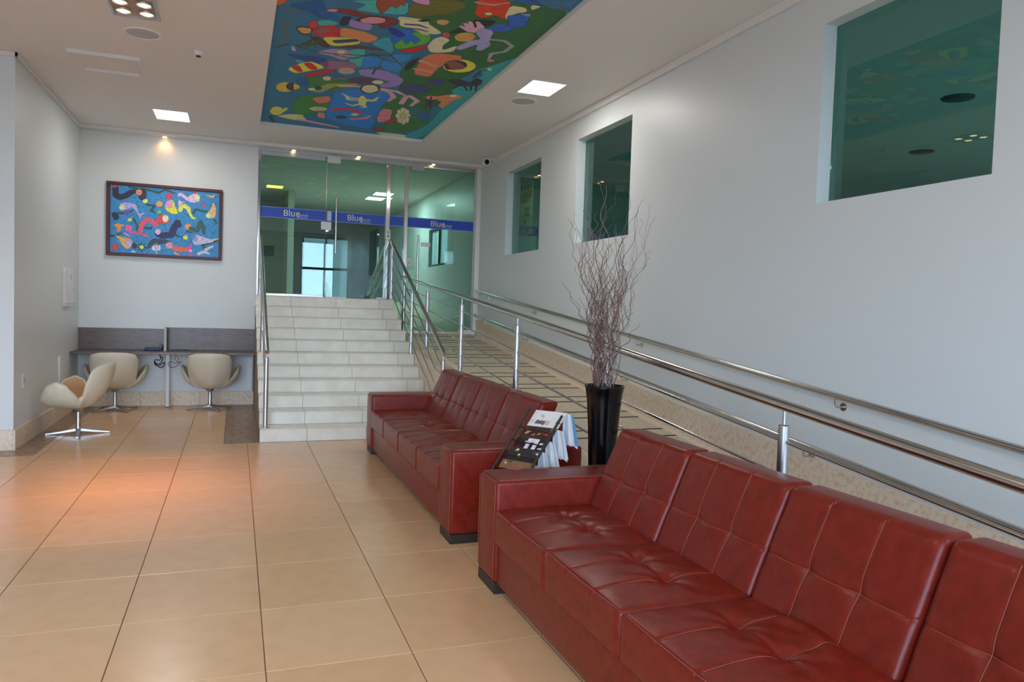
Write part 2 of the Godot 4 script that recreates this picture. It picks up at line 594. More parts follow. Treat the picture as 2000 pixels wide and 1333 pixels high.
	[[84,84,147], 0, [129,229,143,244,158,240,163,230,156,213,140,209]],
	[[84,84,147], 0, [149,263,163,274,172,259,162,246]],
	[[241,161,112], 0, [175,210,182,222,193,225,201,222,194,203,194,182,192,165,184,176,184,196,160,195,166,210]],
	[[241,241,204], 0, [194,222,194,220,193,217,192,215,190,214,188,214,186,215,185,218,185,220,185,223,187,225,189,226,191,226,193,224]],
	[[77,69,91], 3, [173,181,183,186]],
	[[77,69,91], 3, [173,181,185,167]],
	[[77,69,91], 3, [173,181,182,155]],
	[[77,69,91], 3, [173,181,174,154]],
	[[77,69,91], 3, [173,181,166,167]],
	[[77,69,91], 3, [173,181,162,185]],
	[[77,69,91], 3, [173,181,163,201]],
	[[77,69,91], 3, [173,181,169,207]],
	[[77,69,91], 3, [173,181,177,201]],
	[[62,119,176], 5, [182,120,194,127]],
	[[62,119,176], 5, [182,120,196,107]],
	[[62,119,176], 5, [182,120,191,93]],
	[[62,119,176], 5, [182,120,181,92]],
	[[62,119,176], 5, [182,120,172,104]],
	[[62,119,176], 5, [182,120,167,124]],
	[[62,119,176], 5, [182,120,170,141]],
	[[62,119,176], 5, [182,120,177,149]],
	[[62,119,176], 5, [182,120,187,143]],
	[[77,79,62], 2, [22,305,35,300,52,299,80,308,102,320,119,292]],
	[[77,79,62], 2, [56,298,72,294,88,316,101,303]],
	[[77,79,62], 2, [36,335,28,317,22,305]],
	[[77,79,62], 2, [4,294,14,308,29,309]],
	[[77,79,62], 2, [97,256,97,271,101,286]],
	[[84,98,69], 3, [26,316,24,303]],
	[[84,98,69], 3, [27,317,26,307]],
	[[84,98,69], 3, [29,318,28,311]],
	[[84,98,69], 3, [31,318,30,306]],
	[[84,98,69], 3, [33,319,32,310]],
	[[84,98,69], 3, [34,320,34,314]],
	[[84,98,69], 3, [36,321,37,310]],
	[[112,119,105], 3, [6,347,12,337,8,322,12,309]],
	[[112,119,105], 3, [11,367,8,351,14,351]],
	[[112,119,105], 3, [5,388,12,384,23,394]],
]
const PAINTING_SHAPES := [
	[[41,91,91], 6, [46,4,68,7,91,7,116,13,132,3,158,11]],
	[[41,91,91], 6, [19,75,38,74,55,65]],
	[[41,91,91], 6, [89,47,107,49,98,62,110,68]],
	[[41,91,91], 6, [57,88,66,107,63,119]],
	[[41,91,91], 6, [79,109,98,111,101,104]],
	[[41,91,91], 6, [203,61,210,50,231,54,245,54]],
	[[41,91,91], 6, [-8,138,10,136,29,127]],
	[[41,91,91], 6, [89,163,102,157,134,146]],
	[[41,91,91], 6, [223,142,233,153,230,167]],
	[[41,91,91], 6, [233,145,260,136,273,128]],
	[[41,91,91], 6, [255,73,266,85]],
	[[41,91,91], 6, [156,122,179,131]],
	[[41,91,91], 6, [189,112,202,115]],
	[[53,128,122], 4, [4,12,10,8]],
	[[53,128,122], 4, [67,54,72,53]],
	[[53,128,122], 4, [131,97,136,99]],
	[[53,128,122], 4, [196,141,202,138]],
	[[53,128,122], 4, [261,14,267,14]],
	[[53,128,122], 4, [65,78,71,81]],
	[[53,128,122], 4, [129,121,135,119]],
	[[53,128,122], 4, [195,165,200,166]],
	[[53,128,122], 4, [259,38,265,35]],
	[[53,128,122], 4, [64,101,69,101]],
	[[53,128,122], 4, [127,145,133,147]],
	[[53,128,122], 4, [191,20,196,17]],
	[[53,128,122], 4, [257,63,263,63]],
	[[53,128,122], 4, [62,125,67,121]],
	[[53,128,122], 4, [126,169,131,168]],
	[[53,128,122], 4, [189,44,195,45]],
	[[53,128,122], 4, [256,87,262,84]],
	[[53,128,122], 4, [60,148,66,149]],
	[[53,128,122], 4, [122,25,128,28]],
	[[53,128,122], 4, [187,68,193,66]],
	[[53,128,122], 4, [254,111,260,113]],
	[[53,128,122], 4, [59,172,64,169]],
	[[53,128,122], 4, [120,48,126,48]],
	[[53,128,122], 4, [186,92,191,94]],
	[[53,128,122], 4, [252,136,258,134]],
	[[53,128,122], 4, [55,30,61,31]],
	[[53,128,122], 4, [119,72,124,68]],
	[[53,128,122], 4, [184,116,190,115]],
	[[53,128,122], 4, [251,160,257,162]],
	[[53,128,122], 4, [54,53,59,51]],
	[[53,128,122], 4, [117,96,123,96]],
	[[53,128,122], 4, [182,140,188,143]],
	[[53,128,122], 4, [247,13,252,12]],
	[[53,128,122], 4, [52,77,57,78]],
	[[53,128,122], 4, [116,120,121,117]],
	[[53,128,122], 4, [181,164,186,164]],
	[[53,128,122], 4, [245,37,251,40]],
	[[53,128,122], 4, [50,100,56,98]],
	[[53,128,122], 4, [114,143,120,145]],
	[[53,128,122], 4, [177,19,182,15]],
	[[60,53,72], 0, [87,19,86,26,83,33,79,36,74,36,70,34,67,28,65,21,66,14,69,8,74,4,79,4,83,7,86,12]],
	[[56,48,72], 15, [12,10,12,27,22,33,37,27,48,18,62,13]],
	[[241,153,110], 0, [76,15,75,19,73,22,70,24,67,24,64,22,62,20,61,16,62,12,64,9,67,8,70,7,73,9,75,11]],
	[[191,91,116], 0, [16,3,15,5,14,7,11,8,8,8,6,7,4,6,4,4,4,2,6,0,8,-1,11,-1,14,-1,15,1]],
	[[191,178,241], 0, [20,59,23,49,34,45,51,45,62,49,67,65,69,73,82,68,84,70,75,77,72,88,68,78,61,65,52,57,41,63,28,67]],
	[[241,241,178], 0, [35,59,35,62,33,65,30,67,27,67,24,66,22,63,21,60,22,56,24,53,26,52,30,51,33,53,35,55]],
	[[241,241,103], 0, [90,37,90,40,88,42,85,43,82,43,80,43,78,41,77,38,78,36,80,34,82,33,85,32,88,33,90,35]],
	[[47,53,78], 0, [3,76,13,72,22,82,19,91,13,95,5,87]],
	[[241,241,66], 0, [131,47,136,36,144,29,154,31,157,45,166,62,162,67,149,67,136,59]],
	[[241,166,209], 0, [152,41,151,46,149,50,145,52,141,52,137,51,134,47,133,43,134,38,137,34,140,32,145,31,148,33,151,37]],
	[[241,241,103], 11, [170,55,173,46,183,43,191,50,195,64]],
	[[241,241,103], 6, [195,64,202,74,210,76]],
	[[241,178,97], 0, [127,42,126,46,123,49,120,51,116,51,113,50,111,47,110,44,111,40,113,37,116,35,120,35,123,36,126,39]],
	[[241,60,103], 0, [151,19,150,22,148,25,144,27,140,27,137,26,134,24,133,21,134,17,137,15,140,13,144,12,147,14,150,16]],
	[[240,203,241], 0, [163,13,170,7,179,11,188,20,201,8,212,5,221,15,219,28,204,33,190,30,180,23,170,16,166,20]],
	[[241,241,178], 0, [220,17,219,21,217,25,214,27,211,27,208,25,206,22,206,18,206,14,208,11,211,9,214,9,217,10,219,13]],
	[[240,66,91], 0, [212,5,211,6,210,7,208,8,206,8,204,8,202,7,202,6,202,5,203,4,205,3,208,3,210,3,211,4]],
	[[241,203,241], 0, [167,25,173,33,184,30,172,40,164,45]],
	[[241,191,141], 0, [229,7,244,9,251,11,260,2,256,12,252,17]],
	[[241,191,141], 0, [254,27,262,42,261,64,254,74,240,67,237,60,248,47]],
	[[241,241,178], 0, [253,65,252,67,250,70,246,71,242,72,239,71,236,69,235,66,236,63,239,61,242,59,246,59,249,60,252,62]],
	[[241,78,116], 0, [234,35,234,38,233,39,231,41,229,41,227,40,226,38,225,36,226,34,227,32,229,31,231,31,233,32,234,33]],
	[[241,78,91], 0, [108,89,117,75,130,68,141,78,145,89,137,95,120,96]],
	[[241,241,191], 0, [142,80,141,85,139,89,136,91,132,91,129,89,127,86,126,82,127,77,129,73,132,71,136,71,139,73,141,76]],
	[[116,216,103], 0, [124,64,123,66,122,68,120,69,117,69,115,68,114,67,113,65,113,62,115,60,117,59,120,59,122,60,123,61]],
	[[241,97,122], 12, [111,100,101,91,88,87,77,99,74,113,70,124]],
	[[241,97,122], 7, [51,125,73,125]],
	[[241,97,122], 7, [74,127,94,132]],
	[[241,166,91], 0, [8,108,16,102,36,105,27,111,26,120,19,126,14,123,19,115]],
	[[241,116,178], 0, [53,113,53,117,50,121,46,123,42,123,39,122,36,118,35,114,36,110,39,106,42,104,46,104,50,106,52,109]],
	[[241,191,116], 0, [10,131,18,135,34,138,49,141,55,151,50,165,40,170,29,160,23,148]],
	[[216,191,241], 0, [52,154,52,158,50,162,47,164,44,164,41,162,39,159,38,155,38,150,40,147,43,145,47,145,49,146,51,150]],
	[[241,141,240], 5, [35,128,49,135]],
	[[47,53,97], 17, [116,123,126,128,137,126,150,124,155,106,164,90,172,101]],
	[[241,203,240], 0, [123,118,122,121,120,124,117,126,114,126,112,125,110,122,109,119,110,115,112,112,114,110,117,110,120,111,122,114]],
	[[241,166,116], 0, [199,98,198,102,196,105,193,107,189,107,185,106,183,103,182,99,183,96,185,93,189,91,192,91,196,92,198,95]],
	[[60,103,97], 12, [198,104,214,108,222,85,230,99,232,118]],
	[[241,241,116], 0, [52,90,51,92,50,94,48,95,46,95,44,94,43,93,42,91,43,89,44,87,46,86,48,86,50,87,51,88]],
	[[241,241,116], 0, [191,129,190,131,189,134,186,135,183,135,181,134,179,132,178,129,179,127,181,124,183,123,186,123,189,124,190,126]],
	[[241,241,116], 0, [82,162,82,164,80,166,78,168,75,168,73,167,71,165,70,162,71,160,73,158,75,156,78,156,80,157,82,159]],
	[[47,78,78], 4, [83,162,88,161]],
	[[47,78,78], 4, [81,167,85,170]],
	[[47,78,78], 4, [76,169,77,175]],
	[[47,78,78], 4, [72,167,68,171]],
	[[47,78,78], 4, [70,162,65,163]],
	[[47,78,78], 4, [72,157,68,154]],
	[[47,78,78], 4, [76,155,76,149]],
	[[47,78,78], 4, [81,157,84,153]],
	[[209,203,241], 0, [203,127,214,119,232,126,254,130,257,137,239,142,219,147,209,149,203,140]],
	[[153,166,216], 0, [215,130,214,133,213,136,211,138,208,138,206,136,204,134,204,131,204,128,206,125,208,124,210,124,213,125,214,127]],
	[[222,216,241], 8, [236,160,256,148]],
	[[222,216,241], 8, [218,172,233,165,247,171]],
	[[241,216,141], 5, [254,132,271,127]],
	[[241,241,241], 6, [112,162,124,161]],
	[[241,241,241], 6, [112,162,122,167]],
	[[241,241,241], 6, [112,162,114,171]],
	[[241,241,241], 6, [112,162,106,170]],
	[[241,241,241], 6, [112,162,101,166]],
	[[241,241,241], 6, [112,162,101,159]],
	[[241,241,241], 6, [112,162,106,154]],
	[[241,241,241], 6, [112,162,114,152]],
	[[241,241,241], 6, [112,162,122,155]],
	[[216,191,241], 0, [118,160,117,163,116,165,114,167,111,167,109,166,107,164,107,161,107,158,109,156,111,155,113,155,116,156,117,158]],
	[[241,241,241], 0, [50,177,56,171,64,177]],
	[[241,241,241], 0, [108,177,113,173,118,177]],
	[[60,78,97], 12, [97,154,106,143,119,143,134,144,150,145]],
	[[241,166,191], 0, [153,152,152,157,150,160,146,162,142,162,139,161,136,158,135,153,136,149,139,146,142,144,146,143,149,145,152,148]],
	[[241,116,91], 14, [158,159,173,163,181,161,196,164]],
	[[241,78,191], 9, [197,151,196,164,201,178]],
	[[241,241,241], 0, [203,164,202,166,201,167,199,168,197,168,196,167,195,166,194,165,194,163,196,162,197,161,199,161,201,162,202,163]],
	[[241,166,128], 6, [159,173,170,178]],
	[[241,78,78], 0, [19,165,19,168,17,171,14,173,10,173,7,172,5,169,5,165,5,162,7,159,10,157,14,157,17,158,19,161]],
	[[141,78,191], 0, [47,71,46,74,44,76,41,77,37,77,34,76,32,75,31,73,32,70,34,68,37,67,41,67,44,67,46,69]],
	[[53,60,78], 0, [65,159,65,162,63,165,60,167,58,167,55,166,53,163,53,160,53,157,55,154,57,152,60,152,63,154,65,156]],
]

# ------------------------------------------------------------------ the scene
func _ready() -> void:
	var cam := Camera3D.new()
	cam.name = "camera"
	cam.fov = 49.3
	cam.near = 0.05
	cam.far = 300.0
	add_child(cam)
	cam.position = Vector3(0, 1.49, 0)
	cam.rotation_degrees = Vector3(-2.4358, -20.4476, 1.9176)
	cam.current = true

	var env := Environment.new()
	env.background_mode = Environment.BG_SKY
	var sky := Sky.new()
	var sm := ProceduralSkyMaterial.new()
	sm.sky_top_color = rgb8(140, 176, 220)
	sm.sky_horizon_color = rgb8(203, 220, 238)
	sm.sky_curve = 0.25
	sm.ground_bottom_color = rgb8(120, 116, 108)
	sm.ground_horizon_color = rgb8(190, 190, 186)
	sm.sky_energy_multiplier = 3.2
	sm.ground_energy_multiplier = 1.3
	sky.sky_material = sm
	env.sky = sky
	env.tonemap_mode = Environment.TONE_MAPPER_LINEAR
	env.tonemap_exposure = 1.0
	env.sdfgi_enabled = true
	env.ssao_enabled = true
	env.ssil_enabled = true
	var we := WorldEnvironment.new()
	we.name = "world"
	we.environment = env
	add_child(we)

	make_materials()
	build_shell()
	build_stairs()
	build_ramp()
	build_glass_front()
	build_railings()
	build_ceiling_fittings()
	build_left_corner()
	build_sofas()
	build_vase()
	build_rack()
	build_next_room()

func make_materials() -> void:
	var m := material("wall_paint", rgb8(223, 228, 227), 0.42)
	m.normal_enabled = true
	m.normal_texture = bump_tex(3, 0.02, 1.2, FastNoiseLite.TYPE_SIMPLEX_SMOOTH)
	m.normal_scale = 0.12
	triplanar(m, Vector3(2, 2, 2))
	material("ceiling_paint", rgb8(238, 234, 228), 0.75)
	material("trim_paint", rgb8(232, 230, 226), 0.5)

	m = material("floor_tile", rgb8(229, 184, 138), 0.25)
	m.albedo_texture = noise_tex(11, 0.012, [0.0, 0.5, 1.0], [rgb8(247, 246, 244), rgb8(252, 252, 251), rgb8(255, 255, 255)])
	m.roughness_texture = noise_tex(12, 0.008, [0.0, 1.0], [Color(0.93, 0.93, 0.93), Color(1, 1, 1)])
	triplanar(m, Vector3(0.9, 0.9, 0.9))
	for k in 3:
		var v: StandardMaterial3D = m.duplicate()
		v.albedo_color = [rgb8(229, 184, 138), rgb8(226, 181, 135), rgb8(231, 187, 142)][k]
		M["floor_tile_%d" % k] = v
	material("grout", rgb8(128, 96, 70), 0.9)

	m = material("stone", Color.WHITE, 0.5)
	m.albedo_texture = noise_tex(21, 0.018, [0.0, 0.35, 0.5, 0.62, 0.8, 1.0], [rgb8(214, 188, 158), rgb8(228, 206, 180), rgb8(238, 220, 196), rgb8(234, 214, 188), rgb8(242, 228, 208), rgb8(220, 196, 168)], FastNoiseLite.TYPE_SIMPLEX_SMOOTH, 6)
	triplanar(m, Vector3(2.2, 2.2, 2.2))
	m.normal_enabled = true
	m.normal_texture = bump_tex(22, 0.05, 3.0, FastNoiseLite.TYPE_SIMPLEX)
	m.normal_scale = 0.25

	m = material("worn_stone", Color.WHITE, 0.32)
	m.albedo_texture = noise_tex(31, 0.02, [0.0, 0.4, 0.55, 0.7, 1.0], [rgb8(92, 70, 52), rgb8(146, 114, 86), rgb8(176, 144, 114), rgb8(160, 136, 112), rgb8(190, 164, 134)], FastNoiseLite.TYPE_SIMPLEX_SMOOTH, 5)
	triplanar(m, Vector3(0.8, 1.6, 1.6))

	m = material("stair_tile", rgb8(240, 236, 224), 0.32)
	m.albedo_texture = noise_tex(41, 0.01, [0.0, 1.0], [rgb8(240, 238, 232), rgb8(255, 255, 255)])
	triplanar(m, Vector3(0.7, 0.7, 0.7))
	m = material("ramp_tile", rgb8(222, 208, 180), 0.4)
	m.albedo_texture = noise_tex(42, 0.02, [0.0, 1.0], [rgb8(226, 222, 214), rgb8(255, 255, 255)])
	triplanar(m, Vector3(1, 1, 1))
	material("grip_strip", rgb8(52, 44, 40), 0.85)
	material("stair_grout", rgb8(150, 132, 112), 0.9)

	m = material("leather", Color.WHITE, 0.36, 0.0, 0.38)
	m.albedo_texture = noise_tex(51, 0.01, [0.0, 0.45, 1.0], [rgb8(104, 27, 17), rgb8(118, 32, 20), rgb8(130, 38, 24)], FastNoiseLite.TYPE_SIMPLEX_SMOOTH, 4)
	m.roughness_texture = noise_tex(52, 0.03, [0.0, 1.0], [Color(0.8, 0.8, 0.8), Color(1, 1, 1)])
	m.normal_enabled = true
	m.normal_texture = bump_tex(53, 0.05, 2.0, FastNoiseLite.TYPE_SIMPLEX)
	m.normal_scale = 0.1
	triplanar(m, Vector3(3, 3, 3))
	material("stitch", rgb8(160, 86, 66), 0.6)
	material("sofa_foot", rgb8(44, 30, 26), 0.5)

	m = material("chair_leather", Color.WHITE, 0.4)
	m.albedo_texture = noise_tex(61, 0.01, [0.0, 1.0], [rgb8(220, 209, 184), rgb8(230, 220, 198)])
	triplanar(m, Vector3(2, 2, 2))
	material("chair_lining", rgb8(206, 158, 108), 0.5)

	m = material("steel", rgb8(198, 196, 192), 0.2, 1.0)
	m = material("brushed_steel", rgb8(200, 202, 204), 0.32, 1.0)
	m = material("chrome", rgb8(214, 216, 218), 0.1, 1.0)
	material("black_gloss", rgb8(8, 8, 9), 0.12, 0.0, 0.4)
	material("black_tube", rgb8(22, 22, 24), 0.3)
	material("white_plastic", rgb8(232, 232, 230), 0.35)
	material("grey_plastic", rgb8(190, 188, 186), 0.45)
	material("dark_plastic", rgb8(20, 21, 24), 0.3)
	material("blue_plastic", rgb8(28, 52, 104), 0.45)
	material("dark_cable", rgb8(22, 34, 54), 0.5)
	material("white_metal", rgb8(224, 226, 226), 0.35)

	m = material("walnut", Color.WHITE, 0.3)
	m.albedo_texture = noise_tex(71, 0.012, [0.0, 0.35, 0.55, 0.75, 1.0], [rgb8(62, 48, 42), rgb8(92, 74, 66), rgb8(112, 92, 82), rgb8(84, 66, 58), rgb8(126, 106, 94)], FastNoiseLite.TYPE_SIMPLEX_SMOOTH, 5)
	triplanar(m, Vector3(0.5, 7, 7))
	material("picture_frame", rgb8(84, 36, 32), 0.4)

	# tinted safety glass
	m = material("front_glass", Color(0.54, 0.74, 0.71, 0.0), 0.0, 0.03)
	m.transparency = BaseMaterial3D.TRANSPARENCY_ALPHA
	m.refraction_enabled = true
	m.refraction_scale = 0.05
	m = material("window_glass", Color(0.42, 0.66, 0.63, 0.0), 0.0, 0.0)
	m.transparency = BaseMaterial3D.TRANSPARENCY_ALPHA
	m.refraction_enabled = true
	m.refraction_scale = 0.05
	m = material("clear_pane", Color(0.9, 0.96, 0.95, 0.04), 0.0)
	m.transparency = BaseMaterial3D.TRANSPARENCY_ALPHA
	m = material("frosted_pane", Color(0.80, 0.90, 0.93, 0.96), 0.5)
	m.transparency = BaseMaterial3D.TRANSPARENCY_ALPHA
	material("next_paint", rgb8(170, 178, 176), 0.7)
	material("tray_glow_tint", rgb8(196, 150, 116), 0.35, 0.7)  # the warm lamp glow on the fitting tray is put into this colour
	material("blue_film", rgb8(40, 78, 190), 0.4)
	material("pale_blue_film", rgb8(110, 160, 226), 0.4)
	material("logo_cream", rgb8(244, 238, 190), 0.5)
	material("logo_pale", rgb8(196, 212, 240), 0.5)

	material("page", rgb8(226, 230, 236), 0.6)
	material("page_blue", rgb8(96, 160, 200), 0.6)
	material("page_shade_grey", rgb8(196, 204, 214), 0.7)  # grey-blue sheet tone, painted shade between the fanned pages
	material("page_shade_cream", rgb8(232, 226, 212), 0.7)  # second sheet tone for the same painted shade streaks
	material("twig", rgb8(116, 88, 84), 0.75)
	material("twig_pale", rgb8(158, 134, 124), 0.75)
	material("facade_frame", rgb8(84, 86, 86), 0.4)
	material("outside_ground", rgb8(150, 146, 138), 0.9)

	m = material("led_face", Color.WHITE, 0.5)
	m.emission_enabled = true
	m.emission = Color(1, 0.985, 0.96)
	m.emission_energy_multiplier = 2.2
	m = material("amber_face", Color.WHITE, 0.5)
	m.emission_enabled = true
	m.emission = Color(1, 0.85, 0.15)
	m.emission_energy_multiplier = 1.4
	m = material("halogen_face", Color.WHITE, 0.5)
	m.emission_enabled = true
	m.emission = Color(1, 0.80, 0.52)
	m.emission_energy_multiplier = 11.0

# ------------------------------------------------------------------ the room
func build_shell() -> void:
	# floor: grout bed, then the tiles the photograph shows, then plain slabs of the same tile outside it
	var floor_ := struct("floor", "beige polished tile floor of the lobby", boxes([[-8.0, -0.2, -11.4, 3.73, -0.004, 2.3]]), M.grout, "floor")
	var w := 0.6
	var d := 0.64
	var tile := box(Vector3(-w / 2 + 0.0022, -0.012, -d / 2 + 0.0022), Vector3(w / 2 - 0.0022, 0.0, d / 2 - 0.0022), 0.0015)
	var rng := RandomNumberGenerator.new()
	rng.seed = 5
	for i in range(-8, 3):
		for j in range(-3, 13):
			var cx := 0.138 + (i + 0.5) * w
			var cz := -3.074 - (j + 0.5) * d
			var x0 := cx - w / 2
			var x1 := cx + w / 2
			var z0 := cz - d / 2
			var z1 := cz + d / 2
			if z0 < -8.3 and x1 < -1.95:
				continue
			var mt: Material = M["floor_tile_%d" % rng.randi_range(0, 2)]
			# tiles cut by a wall, the steps or the stone border
			var a := x0
			var b := x1
			var za := z0
			var zb := z1
			if z0 < -8.3:
				a = maxf(a, -1.95)
				b = minf(b, 0.255)
				za = maxf(za, -11.25)
				if b > -0.09:
					b = minf(b, -0.09)
			if i == 2 and z1 < -8.2:
				continue
			if b - a < 0.03 or zb - za < 0.03:
				continue
			if a == x0 and b == x1 and za == z0:
				var t := part(floor_, "tile", tile, mt)
				t.position = Vector3(cx, 0, cz)
			else:
				part(floor_, "tile", box(Vector3(a + 0.0022, -0.012, za + 0.0022), Vector3(b - 0.0022, 0, zb - 0.0022), 0.0015), mt)
	part(floor_, "tile_paving", boxes([[-8.0, -0.012, -1.152, 3.73, 0.0, 2.3], [-8.0, -0.012, -8.2, -4.664, 0.0, -1.156], [1.94, -0.012, -8.2, 3.73, 0.0, -1.156]]), M.floor_tile_0)
	# stone borders let into the floor
	for q in [[-0.088, -0.012, -9.3, 0.258, 0.002, -8.172], [-0.088, -0.012, -10.3, 0.258, 0.002, -9.303], [-0.088, -0.012, -11.25, 0.258, 0.002, -10.303],
			[-2.55, -0.012, -8.18, -1.72, 0.002, -7.86], [-3.5, -0.012, -8.18, -2.553, 0.002, -7.86], [-1.95, -0.012, -9.4, -1.72, 0.002, -8.183], [-1.95, -0.012, -11.25, -1.72, 0.002, -9.403]]:
		part(floor_, "stone_border", boxes([q], 0.0015), M.worn_stone)

	# ceiling with the shallow recess that holds the mural
	var mx0 := 0.25
	var mx1 := 2.33
	var mz0 := -10.0
	var mz1 := -3.6
	struct("ceiling", "off-white plaster ceiling around the painted panel", boxes([
		[-8.0, CEIL, -11.45, mx0, 4.0, 2.4], [mx1, CEIL, -11.45, 3.8, 4.0, 2.4], [mx0, CEIL, -11.45, mx1, 4.0, mz0], [mx0, CEIL, mz1, mx1, 4.0, 2.4], [mx0, CEIL + 0.06, mz0, mx1, 4.0, mz1]]), M.ceiling_paint, "ceiling")
	var im := Image.create(624, 1920, false, Image.FORMAT_RGB8)
	im.fill(Color.html("3f86b0"))
	paint(im, MURAL_SHAPES, 3.0)
	# the end of the mural that lies above the photographer
	var far_part := []
	for s in MURAL_SHAPES:
		var moved := []
		for i in range(0, s[2].size(), 2):
			moved.append(208 - s[2][i])
			moved.append(870 - s[2][i + 1])
		far_part.append([s[0], s[1], moved])
	var im2 := Image.create(624, 1920, false, Image.FORMAT_RGB8)
	im2.fill(Color.html("3f86b0"))
	paint(im2, far_part, 3.0)
	im.blit_rect(im2, Rect2i(0, 1430, 624, 490), Vector2i(0, 1430))
	grain(im, 8, 0.1)
	var mural := thing("ceiling_mural", "long colourful folk-art mural of figures, animals and plants set into ceiling", "mural", Vector3(0, 0, 0))
	part(mural, "board", box(Vector3(mx0 + 0.002, CEIL + 0.04, mz0 + 0.002), Vector3(mx1 - 0.002, CEIL + 0.06, mz1 - 0.002)), M.trim_paint)
	flat_image(mural, "painted_face", im, [Vector3(mx0 + 0.002, CEIL + 0.0395, mz0 + 0.002), Vector3(mx1 - 0.002, CEIL + 0.0395, mz0 + 0.002), Vector3(mx1 - 0.002, CEIL + 0.0395, mz1 - 0.002), Vector3(mx0 + 0.002, CEIL + 0.0395, mz1 - 0.002)], Vector3.DOWN, 0.6)

	# walls
	struct("wall_left", "cream painted wall block left of the desk corner", boxes([[-8.0, 0.0, -11.45, -1.95, CEIL, -8.18]]), M.wall_paint, "wall")
	struct("wall_back", "pale painted wall behind the desk and the framed painting", boxes([[-1.95, 0.0, -11.45, 0.268, CEIL, -11.25]]), M.wall_paint, "wall")
	var wins := [[-10.005, -8.745], [-7.685, -6.452], [-3.94, -2.722]]
	var y0 := 2.256
	var y1 := 3.42
	var xr := 3.574
	var xo := 3.73
	struct("wall_right", "long pale painted wall above the ramp with three square openings", boxes([
		[xr, 0.0, -11.45, xo, y0, 2.4], [xr, y1, -11.45, xo, CEIL, 2.4],
		[xr, y0, -11.45, xo, y1, wins[0][0]], [xr, y0, wins[0][1], xo, y1, wins[1][0]], [xr, y0, wins[1][1], xo, y1, wins[2][0]], [xr, y0, wins[2][1], xo, y1, 2.4]]), M.wall_paint, "wall")
	var names := ["square dark glazed window nearest the glass doors, a banner behind it", "middle square dark glazed window behind the twig arrangement", "large-looking dark glazed window above the ramp at the picture's right edge"]
	for k in 3:
		var win := struct_group("window_%d" % (k + 1), names[k], "window")
		var pane := BoxMesh.new()
		pane.size = Vector3(0.01, y1 - y0 - 0.004, wins[k][1] - wins[k][0] - 0.004)
		var p := part(win, "pane", pane, M.window_glass)
		p.position = Vector3(xr + 0.107, (y0 + y1) / 2, (wins[k][0] + wins[k][1]) / 2)
	# cornices
	struct("trim_1", "thin white cornice between right wall and ceiling", boxes([[xr - 0.03, 3.645, -11.08, xr, CEIL, 2.2]], 0.004), M.ceiling_paint, "cornice")
	struct("trim_2", "white dropped cornice over the back wall and glass doors", boxes([[-1.95, 3.668, -11.4, xr, CEIL, -11.08]], 0.004), M.trim_paint, "cornice")
	struct("trim_3", "thin white cornice between left wall and ceiling", boxes([[-1.95, 3.668, -11.08, -1.92, CEIL, -8.15], [-8.0, 3.668, -8.18, -1.92, CEIL, -8.15]], 0.004), M.trim_paint, "cornice")
	# skirtings of stone slabs
	var b1 := struct_group("baseboard_left", "mottled stone baseboard along the left wall", "baseboard")
	for q in [[-1.95, -8.76, -1.93, -8.16], [-1.95, -9.76, -1.93, -8.763], [-1.95, -10.76, -1.93, -9.763], [-1.95, -11.23, -1.93, -10.763]]:
		part(b1, "slab", boxes([[q[0], 0.0, q[1], q[2], 0.195, q[3]]], 0.003), M.stone)
	for q in [[-2.95, -8.18, -1.951, -8.16], [-3.95, -8.18, -2.953, -8.16], [-4.95, -8.18, -3.953, -8.16]]:
		part(b1, "slab", boxes([[q[0], 0.0, q[1], q[2], 0.195, q[3]]], 0.003), M.stone)
	var b2 := struct_group("baseboard_back", "mottled stone baseboard under the desk", "baseboard")
	for q in [[-1.929, -1.2], [-1.197, -0.45], [-0.447, 0.262]]:
		part(b2, "slab", boxes([[q[0], 0.0, -11.25, q[1], 0.2, -11.23]], 0.003), M.stone)

	# the street front behind the photographer: daylight comes in here
	struct("wall_front", "street-side wall with tall glazed openings", boxes([
		[-8.0, 0.0, 2.2, -5.0, CEIL, 2.4], [-8.0, 3.5, 2.2, 3.73, CEIL, 2.4], [0.55, 0.0, 2.2, 1.95, 3.5, 2.4], [3.42, 0.0, 2.2, 3.73, 3.5, 2.4]]), M.wall_paint, "wall")
	struct("wall_side", "far side wall of the lobby", boxes([[-8.2, 0.0, -8.3, -8.0, CEIL, 2.4]]), M.wall_paint, "wall")
	var k := 4
	for q in [[-5.0, 0.55, 5], [1.95, 3.42, 2]]:
		var win := struct_group("window_%d" % k, ["", "", "", "", "tall street window divided into five bays", "tall street door with two glazed leaves"][k], "window")
		k += 1
		var n: int = q[2]
		var bay: float = (q[1] - q[0]) / n
		for i in n + 1:
			var x: float = q[0] + bay * i
			part(win, "mullion", box(Vector3(x - 0.03, 0, 2.26), Vector3(x + 0.03, 3.5, 2.34), 0.004), M.facade_frame)
		for y in [0.05, 2.6, 3.46]:
			part(win, "transom", box(Vector3(q[0] + 0.03, y - 0.04, 2.27), Vector3(q[1] - 0.03, y + 0.04, 2.33), 0.004), M.facade_frame)
		for i in n:
			for yy in [[0.09, 2.56], [2.64, 3.42]]:
				var st := begin()
				var xa: float = q[0] + bay * i + 0.03
				var xb: float = q[0] + bay * (i + 1) - 0.03
				quad(st, Vector3(xa, yy[0], 2.3), Vector3(xb, yy[0], 2.3), Vector3(xb, yy[1], 2.3), Vector3(xa, yy[1], 2.3), Vector3(0, 0, -1))
				part(win, "pane", st.commit(), M.clear_pane)
	struct("ground", "pale paved forecourt outside the street windows", boxes([[-60, -0.3, 2.4, 60, -0.02, 60]]), M.outside_ground, "ground")

